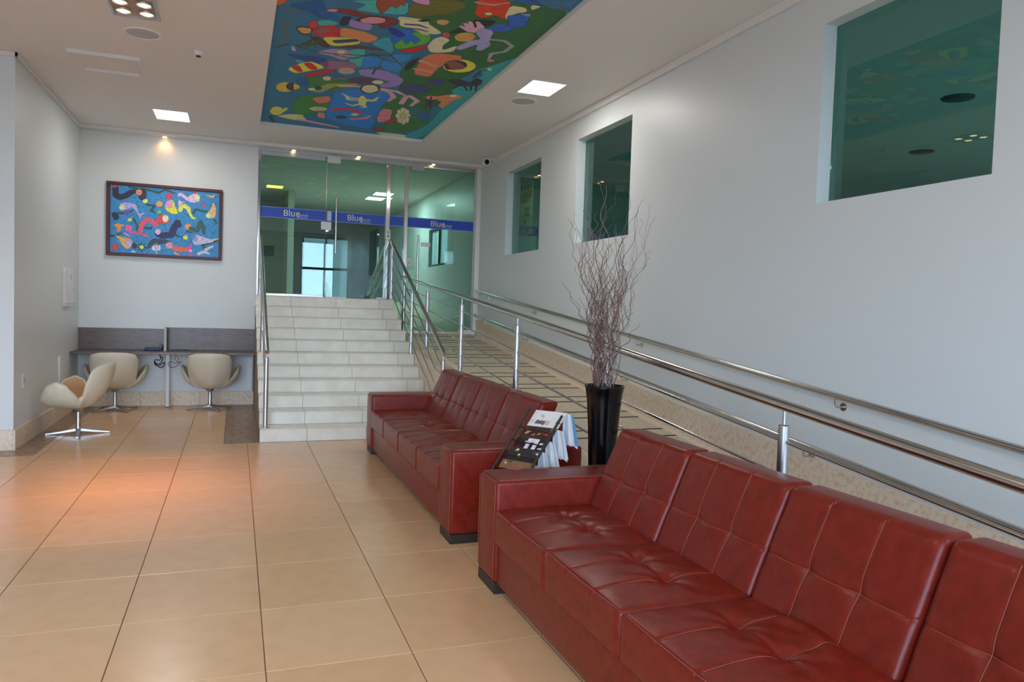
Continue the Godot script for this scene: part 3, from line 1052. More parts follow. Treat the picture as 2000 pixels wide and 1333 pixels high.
# ------------------------------------------------------------------ steps
func build_stairs() -> void:
	var rise := 0.143
	var run := 0.29
	var x0 := 0.262
	var x1 := 2.228
	var outline := [Vector2(-8.2, 0.0)]
	for k in 11:
		outline.append(Vector2(-8.2 - k * run - 0.006, (k + 1) * rise - 0.008 if k < 11 else 0.0))
		outline[outline.size() - 1] = Vector2(-8.206 - k * run, (k + 1) * rise - 0.008)
		if k < 10:
			outline.append(Vector2(-8.206 - (k + 1) * run, (k + 1) * rise - 0.008))
	outline[0] = Vector2(-8.206, 0.0)
	outline.append(Vector2(-11.35, 11 * rise - 0.008))
	outline.append(Vector2(-11.35, 0.0))
	var s := struct("staircase", "wide flight of eleven cream tiled steps up to glass doors", prism_x(outline, x0, x1), M.stair_grout, "stairs")
	var cuts := [x0 - 0.004, 0.74, 1.375, 2.01, x1]
	for k in 11:
		var z := -8.2 - k * run
		var y := k * rise
		for c in 4:
			var a: float = cuts[c] + 0.0018
			var b: float = cuts[c + 1] - 0.0018
			part(s, "riser_tile", box(Vector3(a, y + 0.001, z - 0.007), Vector3(b, y + rise - 0.010, z), 0.0015), M.stair_tile)
			var back := z - run + 0.001 if k < 10 else -11.28
			part(s, "tread_tile", box(Vector3(a, y + rise - 0.009, back), Vector3(b, y + rise, z + 0.006), 0.003), M.stair_tile)

func sloped(parent: Node, called: String, x0: float, x1: float, za: float, zb: float, lift: float, thick: float, m: Material, c := 0.0) -> void:
	# a flat piece lying on the ramp from za (upper end) to zb (lower end)
	var len := (zb - za) * sqrt(1.0 + RAMP_SLOPE * RAMP_SLOPE)
	var o := part(parent, called, box(Vector3(x0, 0, -len / 2), Vector3(x1, thick, len / 2), c), m)
	var zm := (za + zb) / 2
	o.position = Vector3(0, ramp_y(zm) + lift, zm)
	o.rotation.x = atan(RAMP_SLOPE)

func build_ramp() -> void:
	var z_end := -2.87 + 0.246 / RAMP_SLOPE
	var s := struct("ramp", "stone-edged wheelchair ramp with cream tiles rising along the right wall", prism_x([Vector2(-11.35, 0.0), Vector2(z_end, 0.0), Vector2(-11.35, ramp_y(-11.35))], 2.23, 3.572), M.stone, "ramp")
	part(s, "newel_block", prism_x([Vector2(-8.19, 0.0), Vector2(-7.74, 0.0), Vector2(-7.74, ramp_y(-7.74)), Vector2(-8.19, ramp_y(-8.19))], 2.13, 2.23), M.stone)
	# dark grip strips in pairs, cream tiles between them
	var lines := []
	var z := -11.15
	while z < -1.2:
		lines.append(z)
		lines.append(z + 0.215)
		z += 0.628
	for i in lines.size():
		sloped(s, "grip_strip", 2.5, 3.455, lines[i] - 0.012, lines[i] + 0.012, 0.0, 0.006, M.grip_strip)
		if i + 1 < lines.size():
			sloped(s, "tile", 2.47, 3.455, lines[i] + 0.013, lines[i + 1] - 0.013, -0.002, 0.006, M.ramp_tile, 0.001)
	# sloping stone skirting on the wall
	var b := struct_group("baseboard_right", "mottled stone baseboard sloping along the ramp wall", "baseboard")
	var za := -11.26
	while za < -0.6:
		var zb := minf(za + 1.22, -0.4)
		part(b, "slab", prism_x([Vector2(za + 0.0015, ramp_y(za)), Vector2(zb - 0.0015, ramp_y(zb)), Vector2(zb - 0.0015, ramp_y(zb) + 0.24), Vector2(za + 0.0015, ramp_y(za) + 0.24)], 3.55, 3.574), M.stone)
		za = zb

# ------------------------------------------------------------------ glass doors at the top
func build_glass_front() -> void:
	var zg := -11.30
	var top := 3.63
	var base := 1.573
	var g := struct_group("door_1", "tall green glass door front at the top of the steps", "glass door")
	part(g, "head_rail", box(Vector3(0.268, top, zg - 0.03), Vector3(3.55, 3.668, zg + 0.03), 0.002), M.brushed_steel)
	part(g, "side_post", box(Vector3(0.27, base, zg - 0.03), Vector3(0.305, top, zg + 0.05), 0.003), M.chrome)
	part(g, "post", box(Vector3(2.105, base, zg - 0.03), Vector3(2.165, top, zg + 0.04), 0.004), M.chrome)
	part(g, "post", box(Vector3(2.385, 1.08, zg - 0.03), Vector3(2.44, top, zg + 0.04), 0.004), M.chrome)
	part(g, "jamb", box(Vector3(3.5, 1.09, zg - 0.06), Vector3(3.572, 3.668, zg + 0.12), 0.004), M.trim_paint)
	part(g, "sill", box(Vector3(0.305, base, zg - 0.03), Vector3(1.2, base + 0.035, zg + 0.03), 0.003), M.brushed_steel)
	part(g, "top_channel", box(Vector3(0.305, top - 0.055, zg - 0.02), Vector3(1.2, top, zg + 0.02), 0.002), M.brushed_steel)
	var bands := [[0.307, 1.222, 1.58, 0.62], [1.228, 2.103, 1.58, 1.53], [2.167, 2.383, 1.1, -1.0], [2.442, 3.498, 1.1, 2.80]]
	var turns := [0.0, 0.9, 0.0, 0.5]
	for k in 4:
		var q: Array = bands[k]
		var w: float = q[1] - q[0]
		var holder := Node3D.new()
		holder.name = ["glass_panel", "door_leaf", "glass_panel", "door_leaf"][k]
		g.add_child(holder, true)
		holder.position = Vector3(q[0], 0, zg)
		holder.rotation_degrees.y = turns[k]
		var bm := BoxMesh.new()
		bm.size = Vector3(w, top - q[2] - 0.012, 0.01)
		var p := part(holder, "pane", bm, M.front_glass)
		p.position = Vector3(w / 2, (top + q[2]) / 2, 0)
		# blue safety band on the glass
		part(holder, "blue_band", box(Vector3(0.004, 2.702, 0.0055), Vector3(w - 0.004, 2.842, 0.0075)), M.blue_film, "blue band across the glass")
		for y in [2.694, 2.84]:
			part(holder, "band_edge", box(Vector3(0.004, y, 0.0055), Vector3(w - 0.004, y + 0.01, 0.008)), M.pale_blue_film)
		if q[3] > 0.0:
			var lx: float = q[3] - q[0]
			letters(holder, "lettering", "Blue", 0.118, Vector3(lx, 2.772, 0.0085), M.logo_cream, false, 0.002)
			letters(holder, "small_lettering", "Sunset", 0.05, Vector3(lx + 0.2, 2.756, 0.0085), M.logo_pale, false, 0.002)
			letters(holder, "small_lettering", "hotel business", 0.024, Vector3(lx + 0.19, 2.72, 0.0085), M.logo_pale, false, 0.002)
	# pull handles
	for q in [[1.365, 2.23, 3.03], [2.602, 1.62, 2.575]]:
		var st := begin()
		add_tube(st, [Vector3(q[0], q[1], zg + 0.07), Vector3(q[0], q[2], zg + 0.07)], 0.016, 0.016, 14)
		for y in [q[1] + 0.1, q[2] - 0.1]:
			add_tube(st, [Vector3(q[0], y, zg + 0.008), Vector3(q[0], y, zg + 0.07)], 0.009, 0.009, 10)
		part(g, "pull_handle", st.commit(), M.steel, "long steel pull handle")
	# closers at the head, lock box, notices
	whole("door_closer", "white box closer above the left glass door leaf", "door closer", soft_box(Vector3(0.092, 0.053, 0.03), 0.012, [[], [], []], no_bend), M.white_plastic).position = Vector3(1.318, 3.591, zg + 0.075)
	whole("door_closer", "grey box closer above the right glass door", "door closer", soft_box(Vector3(0.095, 0.033, 0.03), 0.01, [[], [], []], no_bend), M.grey_plastic).position = Vector3(2.565, 3.592, zg + 0.06)
	var kp := thing("door_lock", "small white lock box with round button on the steel door post", "lock", Vector3(2.137, 2.49, zg + 0.056))
	part(kp, "case", box(Vector3(-0.035, 0, -0.015), Vector3(0.035, 0.135, 0.015), 0.004), M.white_plastic)
	part(kp, "keypad", box(Vector3(-0.022, 0.075, 0.015), Vector3(0.022, 0.12, 0.018), 0.001), M.grey_plastic)
	part(kp, "button", lathe([Vector2(0.0, 0.006), Vector2(0.013, 0.006), Vector2(0.013, 0.006), Vector2(0.013, 0.0)], Vector3.ZERO, 16), M.dark_plastic).transform = Transform3D(Basis(Vector3.RIGHT, PI / 2), Vector3(0, 0.04, 0.015))
	var kp2 := thing("exit_button", "small white push plate beside the second door post", "push plate", Vector3(2.475, 2.1, zg + 0.012))
	part(kp2, "plate", box(Vector3(-0.035, 0, -0.006), Vector3(0.035, 0.125, 0.008), 0.003), M.white_plastic)
	part(kp2, "button", box(Vector3(-0.012, 0.03, 0.008), Vector3(0.012, 0.075, 0.014), 0.003), M.grey_plastic)
	whole("door_notice", "small white printed notice stuck on glass under the blue band", "notice", box(Vector3(1.155, 2.57, zg + 0.02), Vector3(1.3, 2.684, zg + 0.022)), M.white_plastic)
	whole("door_notice", "pale paper strip stuck over the blue band on the glass", "notice", box(Vector3(1.238, 2.705, zg + 0.022), Vector3(1.3, 2.842, zg + 0.0235)), M.logo_pale)
	whole("door_notice", "narrow white label at handle height on right glass door", "notice", box(Vector3(2.662, 2.412, zg + 0.009), Vector3(2.807, 2.474, zg + 0.011)), M.white_plastic)
	part(g, "floor_pivot", box(Vector3(3.28, ramp_y(-11.22), -11.26), Vector3(3.52, ramp_y(-11.22) + 0.07, -11.14), 0.006), M.white_metal)
	part(g, "floor_pivot", box(Vector3(1.98, base, -11.27), Vector3(2.1, base + 0.03, -11.2), 0.004), M.white_metal)
	build_hall()

# the hall seen through the glass doors: right wall with a window, glazed doors at the far end
func build_hall() -> void:
	var zf := -24.5
	var z0 := -11.36
	struct("floor_hall", "cream floor of the hall behind the glass doors", prism_x([Vector2(zf, 1.0), Vector2(z0, 1.0), Vector2(z0, 1.572), Vector2(zf, 1.572)], -1.0, 2.25), M.stair_tile, "floor")
	struct("floor_hall", "sloping floor of the hall behind the right glass door", prism_x([Vector2(zf, 1.0), Vector2(z0, 1.0), Vector2(z0, 1.085), Vector2(-16.3, 1.572), Vector2(zf, 1.572)], 2.25, 3.57), M.ramp_tile, "floor")
	struct("ceiling_hall", "white ceiling of the hall behind the glass doors", boxes([[-1.0, CEIL, zf - 0.2, 3.8, 4.0, -11.45]]), M.ceiling_paint, "ceiling")
	struct("wall_hall", "walls of the hall behind the glass doors, with a return wall added to shade the recess", boxes([
		[3.574, 1.0, zf, 3.73, 2.27, -11.45], [3.574, 3.0, zf, 3.73, CEIL, -11.45], [3.574, 2.27, zf, 3.73, 3.0, -14.5], [3.574, 2.27, -13.1, 3.73, 3.0, -11.45],
		[-1.2, 1.0, zf, -1.0, CEIL, -11.45], [0.95, 1.572, -17.6, 1.07, CEIL, -15.55], [-1.0, 1.572, -17.6, 0.95, CEIL, -17.4],  # return wall added here to keep the LED light off the recess
		[-1.2, 1.0, zf - 0.2, 1.95, CEIL, zf], [3.42, 1.0, zf - 0.2, 3.73, CEIL, zf], [1.95, 3.6, zf - 0.2, 3.42, CEIL, zf]]), M.wall_paint, "wall")
	var win := struct_group("window_6", "bright window in the hall wall behind the right glass door", "window")
	part(win, "frame", boxes([[3.60, 2.27, -14.5, 3.66, 2.31, -13.1], [3.60, 2.96, -14.5, 3.66, 3.0, -13.1], [3.60, 2.31, -14.5, 3.66, 2.96, -14.45], [3.60, 2.31, -13.15, 3.66, 2.96, -13.1], [3.60, 2.31, -13.85, 3.66, 2.96, -13.8]], 0.003), M.facade_frame)
	var st := begin()
	quad(st, Vector3(3.63, 2.3, -14.46), Vector3(3.63, 2.3, -13.14), Vector3(3.63, 2.97, -13.14), Vector3(3.63, 2.97, -14.46), Vector3(-1, 0, 0))
	part(win, "pane", st.commit(), M.frosted_pane)
	var far_door := struct_group("door_2", "bright glazed double door at the far end of the hall", "glass door")
	for x in [1.95, 2.66, 3.37]:
		part(far_door, "stile", box(Vector3(x, 1.573, zf - 0.1), Vector3(x + 0.05, 3.6, zf - 0.04), 0.003), M.facade_frame)
	for y in [1.573, 2.55, 3.54]:
		part(far_door, "rail", box(Vector3(2.0, y, zf - 0.09), Vector3(3.37, y + (0.08 if y > 2.0 else 0.05), zf - 0.05), 0.003), M.facade_frame)
	for q in [[2.0, 2.66], [2.71, 3.37]]:
		for y in [[1.623, 2.55], [2.63, 3.54]]:
			var pn := begin()
			quad(pn, Vector3(q[0], y[0], zf - 0.07), Vector3(q[1], y[0], zf - 0.07), Vector3(q[1], y[1], zf - 0.07), Vector3(q[0], y[1], zf - 0.07), Vector3(0, 0, 1))
			part(far_door, "pane", pn.commit(), M.frosted_pane)
	whole("hall_sign", "dark sign board on the hall wall behind left glass panel", "sign", box(Vector3(0.42, 2.49, -17.4), Vector3(0.78, 2.72, -17.385), 0.003), M.dark_plastic)
	# lights of the hall
	for q in [[2.55, 2.9, -15.15, -14.75, "lit LED panel in the hall ceiling behind the glass doors"]]:
		led_panel(q[4], q[0], q[1], q[2], q[3], 6.0)
	led_panel("yellowish lit panel in the hall ceiling behind left glass panel", 0.52, 0.82, -15.35, -15.0, 0.12, M.amber_face, Color(1, 0.8, 0.3))
	# railing in the hall
	var r := thing("hall_railing", "stainless railing sloping down inside the hall behind the glass", "railing")
	part(r, "handrail", tube([Vector3(2.15, 2.42, -11.5), Vector3(2.15, 1.66, -13.1)], 0.024, 0.024, 14), M.steel)
	for off in [0.2, 0.38, 0.56]:
		part(r, "rod", tube([Vector3(2.15, 2.42 - off, -11.5), Vector3(2.15, 1.6, -11.5 - (0.82 - off) / 0.475)], 0.009, 0.009, 8), M.steel)
	for z in [-11.5, -12.5]:
		part(r, "post", tube([Vector3(2.15, 1.573, z), Vector3(2.15, 2.42 + (z + 11.5) * 0.475, z)], 0.022, 0.022, 14), M.brushed_steel)

# ------------------------------------------------------------------ railings
func rail_piece(parent: Node, called: String, a: Vector3, b: Vector3, r: float, m: Material, sides := 16) -> void:
	part(parent, called, tube([a, b], r, r, sides), m)

func post_mesh(h: float) -> ArrayMesh:
	var st := begin()
	add_lathe(st, [Vector2(0.0, 0.0), Vector2(0.042, 0.0), Vector2(0.042, 0.0), Vector2(0.042, 0.006), Vector2(0.038, 0.01), Vector2(0.0255, 0.012), Vector2(0.0255, 0.012), Vector2(0.0255, h - 0.075), Vector2(0.0255, h - 0.075), Vector2(0.023, h - 0.07), Vector2(0.008, h - 0.068), Vector2(0.008, h - 0.068), Vector2(0.008, h)], Vector3.ZERO, 20)
	return st.commit()

func build_railings() -> void:
	# ramp railing
	var r := thing("ramp_railing", "stainless ramp railing with one thick handrail behind the red sofas", "railing")
	var x := 2.4
	var ry := func(z: float) -> float: return 1.085 + 0.1 * (-2.773 - z)
	rail_piece(r, "handrail", Vector3(x, ry.call(-11.24), -11.24), Vector3(x, ry.call(-0.6), -0.6), 0.026, M.steel, 20)
	for z in [-11.2, -9.715, -8.095, -6.305, -4.545, -2.778, -1.0]:
		var base := ramp_y(z)
		part(r, "post", post_mesh(ry.call(z) - 0.02 - base), M.brushed_steel).position = Vector3(x, base, z)
	for k in 4:
		var off: float = [0.165, 0.33, 0.5, 0.67][k]
		rail_piece(r, "rod", Vector3(x, ry.call(-11.2) - off, -11.2), Vector3(x, ry.call(-1.0) - off, -1.0), 0.0085, M.steel, 10)
	# stair railing beside the ramp
	var s := thing("stair_railing", "stainless stair railing between the steps and the ramp", "railing")
	x = 2.188
	var sy := func(z: float) -> float: return 0.978 + 0.4655 * (-8.03 - z)
	rail_piece(s, "handrail", Vector3(x, sy.call(-11.2), -11.2), Vector3(x, sy.call(-8.0), -8.0), 0.026, M.steel, 20)
	for q in [[-11.14, 1.573], [-9.7, 0.858], [-8.05, 0.757]]:
		part(s, "post", post_mesh(sy.call(q[0]) - 0.02 - q[1]), M.brushed_steel).position = Vector3(x, q[1], q[0])
	for off in [0.2, 0.38, 0.56, 0.74]:
		var ze := -8.08
		while ze > -11.0 and sy.call(ze) - off < maxf(ramp_y(ze) * 0.0, 0.143 * maxf(0.0, ceil((-8.2 - ze) / 0.29)) + 0.03):
			ze -= 0.02
		rail_piece(s, "rod", Vector3(x, sy.call(-11.14) - off, -11.14), Vector3(x, sy.call(ze) - off, ze), 0.0085, M.steel, 10)
	# stair railing on the open side
	var l := thing("stair_railing", "stainless stair railing on the desk side of the steps", "railing")
	x = 0.318
	var ly := func(z: float) -> float: return 0.975 + 0.49 * (-8.28 - z)
	rail_piece(l, "handrail", Vector3(x, ly.call(-11.2), -11.2), Vector3(x, ly.call(-8.24), -8.24), 0.026, M.steel, 20)
	for q in [[-11.14, 1.573], [-9.74, 0.858], [-8.3, 0.143]]:
		part(l, "post", post_mesh(ly.call(q[0]) - 0.02 - q[1]), M.brushed_steel).position = Vector3(x, q[1], q[0])
	for off in [0.2, 0.38, 0.56]:
		rail_piece(l, "rod", Vector3(x, ly.call(-11.14) - off, -11.14), Vector3(x, ly.call(-8.3) - off, -8.3), 0.0085, M.steel, 10)
	# two handrails on the wall
	for k in 2:
		var h := thing("wall_handrail", ["upper stainless handrail fixed to the wall along the ramp", "lower stainless handrail fixed to the wall along the ramp"][k], "handrail")
		var hx := 3.504
		var hy := func(z: float) -> float: return (1.754 + 0.0993 * (-10.99 - z)) * 1.0 if k == 0 else 1.409 + 0.1003 * (-11.3 - z)
		rail_piece(h, "rail", Vector3(hx, hy.call(-11.1), -11.1), Vector3(hx, hy.call(-0.7), -0.7), 0.021, M.steel, 18)
		for z in [-10.9, -9.0, -6.35, -3.86, -1.4]:
			var y: float = hy.call(z + (0.25 if k == 0 else 0.0))
			var zz: float = z + (0.25 if k == 0 else 0.0)
			var st := begin()
			add_tube(st, [Vector3(hx, y - 0.018, zz), Vector3(hx, y - 0.06, zz), Vector3(hx + 0.012, y - 0.072, zz), Vector3(hx + 0.067, y - 0.072, zz)], 0.006, 0.006, 8)
			add_tube(st, [Vector3(hx + 0.064, y - 0.072, zz), Vector3(hx + 0.0705, y - 0.072, zz)], 0.026, 0.026, 16)
			part(h, "bracket", st.commit(), M.steel)

# ------------------------------------------------------------------ ceiling fittings
func led_panel(label: String, x0: float, x1: float, z0: float, z1: float, energy := 1.8, face: Material = M.led_face, tone := Color(1, 0.985, 0.965)) -> void:
	var t := thing("led_ceiling_panel", label, "ceiling light", Vector3((x0 + x1) / 2, CEIL, (z0 + z1) / 2), 0.0, "square led ceiling panels")
	var hx := (x1 - x0) / 2
	var hz := (z1 - z0) / 2
	part(t, "frame", boxes([[-hx - 0.012, -0.008, -hz - 0.012, hx + 0.012, 0, -hz], [-hx - 0.012, -0.008, hz, hx + 0.012, 0, hz + 0.012], [-hx - 0.012, -0.008, -hz, -hx, 0, hz], [hx, -0.008, -hz, hx + 0.012, 0, hz]]), M.white_plastic)
	part(t, "glowing_light_face", box(Vector3(-hx, -0.005, -hz), Vector3(hx, -0.001, hz)), face)
	var l := AreaLight3D.new()
	l.name = "panel_lamp"
	t.add_child(l, true)
	l.position = Vector3(0, -0.012, 0)
	l.rotation_degrees.x = -90
	l.area_size = Vector2(2 * hx, 2 * hz)
	l.light_color = tone
	l.light_energy = energy
	l.area_range = 30.0
	l.shadow_enabled = true

func spot(parent: Node, at: Vector3, energy: float, angle: float, size := 0.02, towards := Vector3(0, -1, 0), color := Color(1, 0.66, 0.34)) -> void:
	var l := SpotLight3D.new()
	l.name = "halogen_lamp"
	parent.add_child(l, true)
	l.position = at
	l.look_at_from_position(parent.global_transform * at, parent.global_transform * (at + towards), Vector3.BACK if absf(towards.y) > 0.9 else Vector3.UP)
	l.light_color = color
	l.light_energy = energy
	l.spot_angle = angle
	l.spot_angle_attenuation = 1.0
	l.spot_attenuation = 2.0
	l.spot_range = 30.0
	l.light_size = size
	l.shadow_enabled = true

func build_ceiling_fittings() -> void:
	led_panel("lit square LED panel in ceiling above the painting", -0.95, -0.575, -10.3, -9.79)
	led_panel("lit square LED panel in ceiling right of the mural", 2.65, 3.0, -7.2, -6.76)
	# unseen panels added behind the camera to brighten the floor and room
	for q in [[-0.76, -3.2, "nearer the street on the mural's left"], [-0.76, 0.6, "by the street window, left of the mural"], [2.82, 0.8, "by the street door"]]:
		led_panel("added unseen square LED panel in ceiling " + q[2], q[0] - 0.18, q[0] + 0.18, q[1] - 0.22, q[1] + 0.22)
	# recessed fitting with four halogen lamps
	var t := thing("halogen_downlight", "square recessed ceiling fitting with four glowing halogen lamps", "ceiling light", Vector3(-0.77, CEIL, -6.47))
	var hw := 0.17
	var hd := 0.225
	part(t, "frame", boxes([[-hw, -0.014, -hd, hw, 0, -hd + 0.02], [-hw, -0.014, hd - 0.02, hw, 0, hd], [-hw, -0.014, -hd + 0.02, -hw + 0.02, 0, hd - 0.02], [hw - 0.02, -0.014, -hd + 0.02, hw, 0, hd - 0.02]], 0.002), M.brushed_steel)
	part(t, "tray", box(Vector3(-hw + 0.02, -0.004, -hd + 0.02), Vector3(hw - 0.02, -0.001, hd - 0.02)), M.tray_glow_tint)  # tray colour carries the orange glow of the lamps
	for q in [[-0.082, -0.1], [0.082, -0.1], [-0.082, 0.09], [0.082, 0.09]]:
		var at := Vector3(q[0], -0.004, q[1])
		var lamp := part(t, "lamp", lathe([Vector2(0.058, 0.0), Vector2(0.058, -0.012), Vector2(0.05, -0.012), Vector2(0.05, -0.012), Vector2(0.044, 0.0)], at, 24), M.brushed_steel)
		part(lamp, "bulb_face", lathe([Vector2(0.0, -0.014), Vector2(0.03, -0.012), Vector2(0.046, -0.003)], at, 24), M.halogen_face)
		spot(t, at + Vector3(0, -0.03, 0), 3.5, 19.0, 0.04, Vector3(q[0] * 0.9, -1, (q[1] + 0.03) * 1.1).normalized())
	# small halogens in the dropped cornice
	var n := 0
	for q in [[-0.935, -11.19, "small recessed halogen washing the wall above the painting", 0.10, 70.0], [0.745, -11.2, "small recessed halogen over the left glass panel", 0.10, 40.0], [1.67, -11.2, "small recessed halogen over the middle of glass doors", 0.10, 40.0], [2.8, -11.2, "small recessed halogen over the right glass door", 0.10, 40.0]]:
		var d := thing("recessed_spotlight", q[2], "ceiling light", Vector3(q[0], 3.668, q[1]), 0.0, "small halogens in the back cornice")
		part(d, "ring", lathe([Vector2(0.042, 0.0), Vector2(0.042, -0.006), Vector2(0.028, -0.006), Vector2(0.028, -0.006), Vector2(0.026, 0.0)], Vector3.ZERO, 24), M.white_metal)
		part(d, "bulb_face", lathe([Vector2(0.0, -0.016), Vector2(0.02, -0.013), Vector2(0.03, -0.004)], Vector3.ZERO, 20), M.halogen_face)
		spot(d, Vector3(0, -0.022, 0), q[3], q[4], 0.02, Vector3(0, -1, 0), Color(1, 0.72, 0.42))
		n += 1
	# loudspeakers
	for q in [[-0.77, -7.08, "round grey flush loudspeaker in ceiling beside the access hatch"], [2.83, -7.5, "round flush loudspeaker in ceiling next to right LED panel"]]:
		var s := thing("ceiling_speaker", q[2], "loudspeaker", Vector3(q[0], CEIL, q[1]), 0.0, "flush ceiling loudspeakers")
		part(s, "ring", lathe([Vector2(0.15, 0.0), Vector2(0.149, -0.008), Vector2(0.142, -0.012), Vector2(0.128, -0.01), Vector2(0.126, -0.003)], Vector3.ZERO, 40), M.ceiling_paint)
		part(s, "grille", lathe([Vector2(0.126, -0.004), Vector2(0.07, -0.012), Vector2(0.0, -0.014)], Vector3.ZERO, 40), M.grey_plastic)
	# access hatch
	var h := thing("ceiling_hatch", "rectangular white access hatch standing slightly open in ceiling", "hatch", Vector3(-1.17, CEIL, -8.1))
	part(h, "frame", boxes([[-0.3, -0.034, 0.25, 0.3, 0, 0.3], [-0.24, -0.028, -0.3, 0.24, 0, -0.265], [-0.25, -0.004, -0.265, -0.235, 0, 0.24], [0.235, -0.004, -0.265, 0.25, 0, 0.24]], 0.001), M.trim_paint)
	part(h, "lid", box(Vector3(-0.23, -0.003, -0.26), Vector3(0.23, -0.0005, 0.235)), M.ceiling_paint)
	# smoke detector
	var d := thing("smoke_detector", "small white smoke detector on ceiling beside the mural", "detector", Vector3(-0.35, CEIL, -7.36))
	part(d, "base", lathe([Vector2(0.05, 0.0), Vector2(0.05, -0.012), Vector2(0.05, -0.012), Vector2(0.044, -0.028), Vector2(0.03, -0.04), Vector2(0.0, -0.042)], Vector3.ZERO, 28), M.white_plastic)
	part(d, "sensor", lathe([Vector2(0.02, -0.038), Vector2(0.02, -0.05), Vector2(0.0, -0.052)], Vector3.ZERO, 18), M.dark_plastic)
	# camera in the corner
	var c := thing("security_camera", "small white dome-eyed security camera in the corner above the ramp", "camera", Vector3(3.42, 3.645, -10.5))
	part(c, "bracket", box(Vector3(-0.02, 0.03, -0.02), Vector3(0.124, 0.065, 0.02), 0.004), M.white_plastic)
	part(c, "body", soft_box(Vector3(0.055, 0.05, 0.06), 0.025, [[], [], []], no_bend), M.white_plastic)
	part(c, "lens", lathe([Vector2(0.036, 0.0), Vector2(0.036, 0.012), Vector2(0.028, 0.028), Vector2(0.0, 0.036)], Vector3.ZERO, 20), M.black_gloss).transform = Transform3D(Basis(Vector3.RIGHT, PI / 2 + 0.3), Vector3(-0.01, -0.012, 0.052))

# ------------------------------------------------------------------ desk corner
func swan_shell(k_in: float, depth: float) -> Array:
	return []

func chair_rim(deg: float) -> Vector2:
	# rim of the shell: (radius, height) by angle from the front
	var table := [[0, 0.345, 0.385], [22, 0.36, 0.39], [40, 0.375, 0.45], [58, 0.395, 0.55], [72, 0.396, 0.585], [85, 0.368, 0.55], [97, 0.312, 0.46], [105, 0.268, 0.405], [110, 0.264, 0.425], [116, 0.305, 0.58], [123, 0.338, 0.69], [134, 0.35, 0.738], [155, 0.352, 0.762], [180, 0.35, 0.768]]
	for i in table.size() - 1:
		if deg <= table[i + 1][0]:
			var t: float = (deg - table[i][0]) / (table[i + 1][0] - table[i][0])
			t = lerpf(t, t * t * (3 - 2 * t), 0.6)
			return Vector2(lerpf(table[i][1], table[i + 1][1], t), lerpf(table[i][2], table[i + 1][2], t))
	return Vector2(table[-1][1], table[-1][2])

func chair_meshes() -> Array:
	var around := 144
	var up := 20
	var y0 := 0.275
	var outer := []
	for j in up + 1:
		var t := float(j) / up
		var ring := []
		for i in around:
			var a := TAU * i / around
			var deg := absf(rad_to_deg(wrapf(a, -PI, PI)))
			var rim := chair_rim(deg)
			var back: float = smoothstep(100.0, 130.0, deg)
			var e := lerpf(2.0, 2.5, back)
			var r: float = rim.x * (1.0 - pow(1.0 - t, e)) * lerpf(1.0, 0.80 + 0.20 * smoothstep(0.35, 1.0, t), back)
			var y: float = y0 + (rim.y - y0) * pow(t, lerpf(1.9, 1.75, back))
			# front is +z
			ring.append(Vector3(sin(a) * r, y, cos(a) * r))
		outer.append(ring)
	# inner skin: the outer one moved inwards along its own normal
	var inner := []
	for j in up + 1:
		var ring := []
		for i in around:
			var pu: Vector3 = outer[mini(j + 1, up)][i] - outer[maxi(j - 1, 0)][i]
			var pa: Vector3 = outer[j][(i + 1) % around] - outer[j][(i - 1 + around) % around]
			var n := pa.cross(pu).normalized()
			if j == 0:
				n = Vector3.UP
			if n.dot(Vector3(0, 0.5, 0) - outer[j][i] * Vector3(1, 0, 1)) < 0.0:
				n = -n
			var th := 0.045 if j < up - 3 else 0.045 * (1.0 - 0.33 * float(j - up + 3) / 3.0)
			ring.append(outer[j][i] + n * th)
		inner.append(ring)
	var st := begin()
	var st2 := begin()
	var face := func(s: SurfaceTool, p: Array, out: Vector3) -> void:
		for t in [[p[0], p[1], p[2]], [p[0], p[2], p[3]]]:
			var cr: Vector3 = (t[1] - t[0]).cross(t[2] - t[0])
			if cr.length_squared() < 1e-14:
				continue
			if cr.dot(out) > 0.0:
				t = [t[0], t[2], t[1]]
			for v in t:
				s.set_smooth_group(0)
				s.add_vertex(v)
	for i in around:
		var k := (i + 1) % around
		for j in up:
			var mid: Vector3 = (outer[j][i] + outer[j + 1][k]) * 0.5
			var mid_in: Vector3 = (inner[j][i] + inner[j + 1][k]) * 0.5
			face.call(st, [outer[j][i], outer[j][k], outer[j + 1][k], outer[j + 1][i]], mid - mid_in)
			face.call(st2, [inner[j][i], inner[j][k], inner[j + 1][k], inner[j + 1][i]], mid_in - mid)
		# rounded rim
		var bulge_i: Vector3 = (outer[up][i] + inner[up][i]) * 0.5 + (outer[up][i] - outer[up - 1][i]).normalized() * 0.012
		var bulge_k: Vector3 = (outer[up][k] + inner[up][k]) * 0.5 + (outer[up][k] - outer[up - 1][k]).normalized() * 0.012
		face.call(st, [outer[up][i], outer[up][k], bulge_k, bulge_i], outer[up][i] - outer[up - 1][i] + outer[up][i] - inner[up][i])
		face.call(st, [bulge_i, bulge_k, inner[up][k], inner[up][i]], outer[up][i] - outer[up - 1][i] + inner[up][i] - outer[up][i])
	st.generate_normals()
	st2.generate_normals()
	return [st.commit(), st2.commit()]

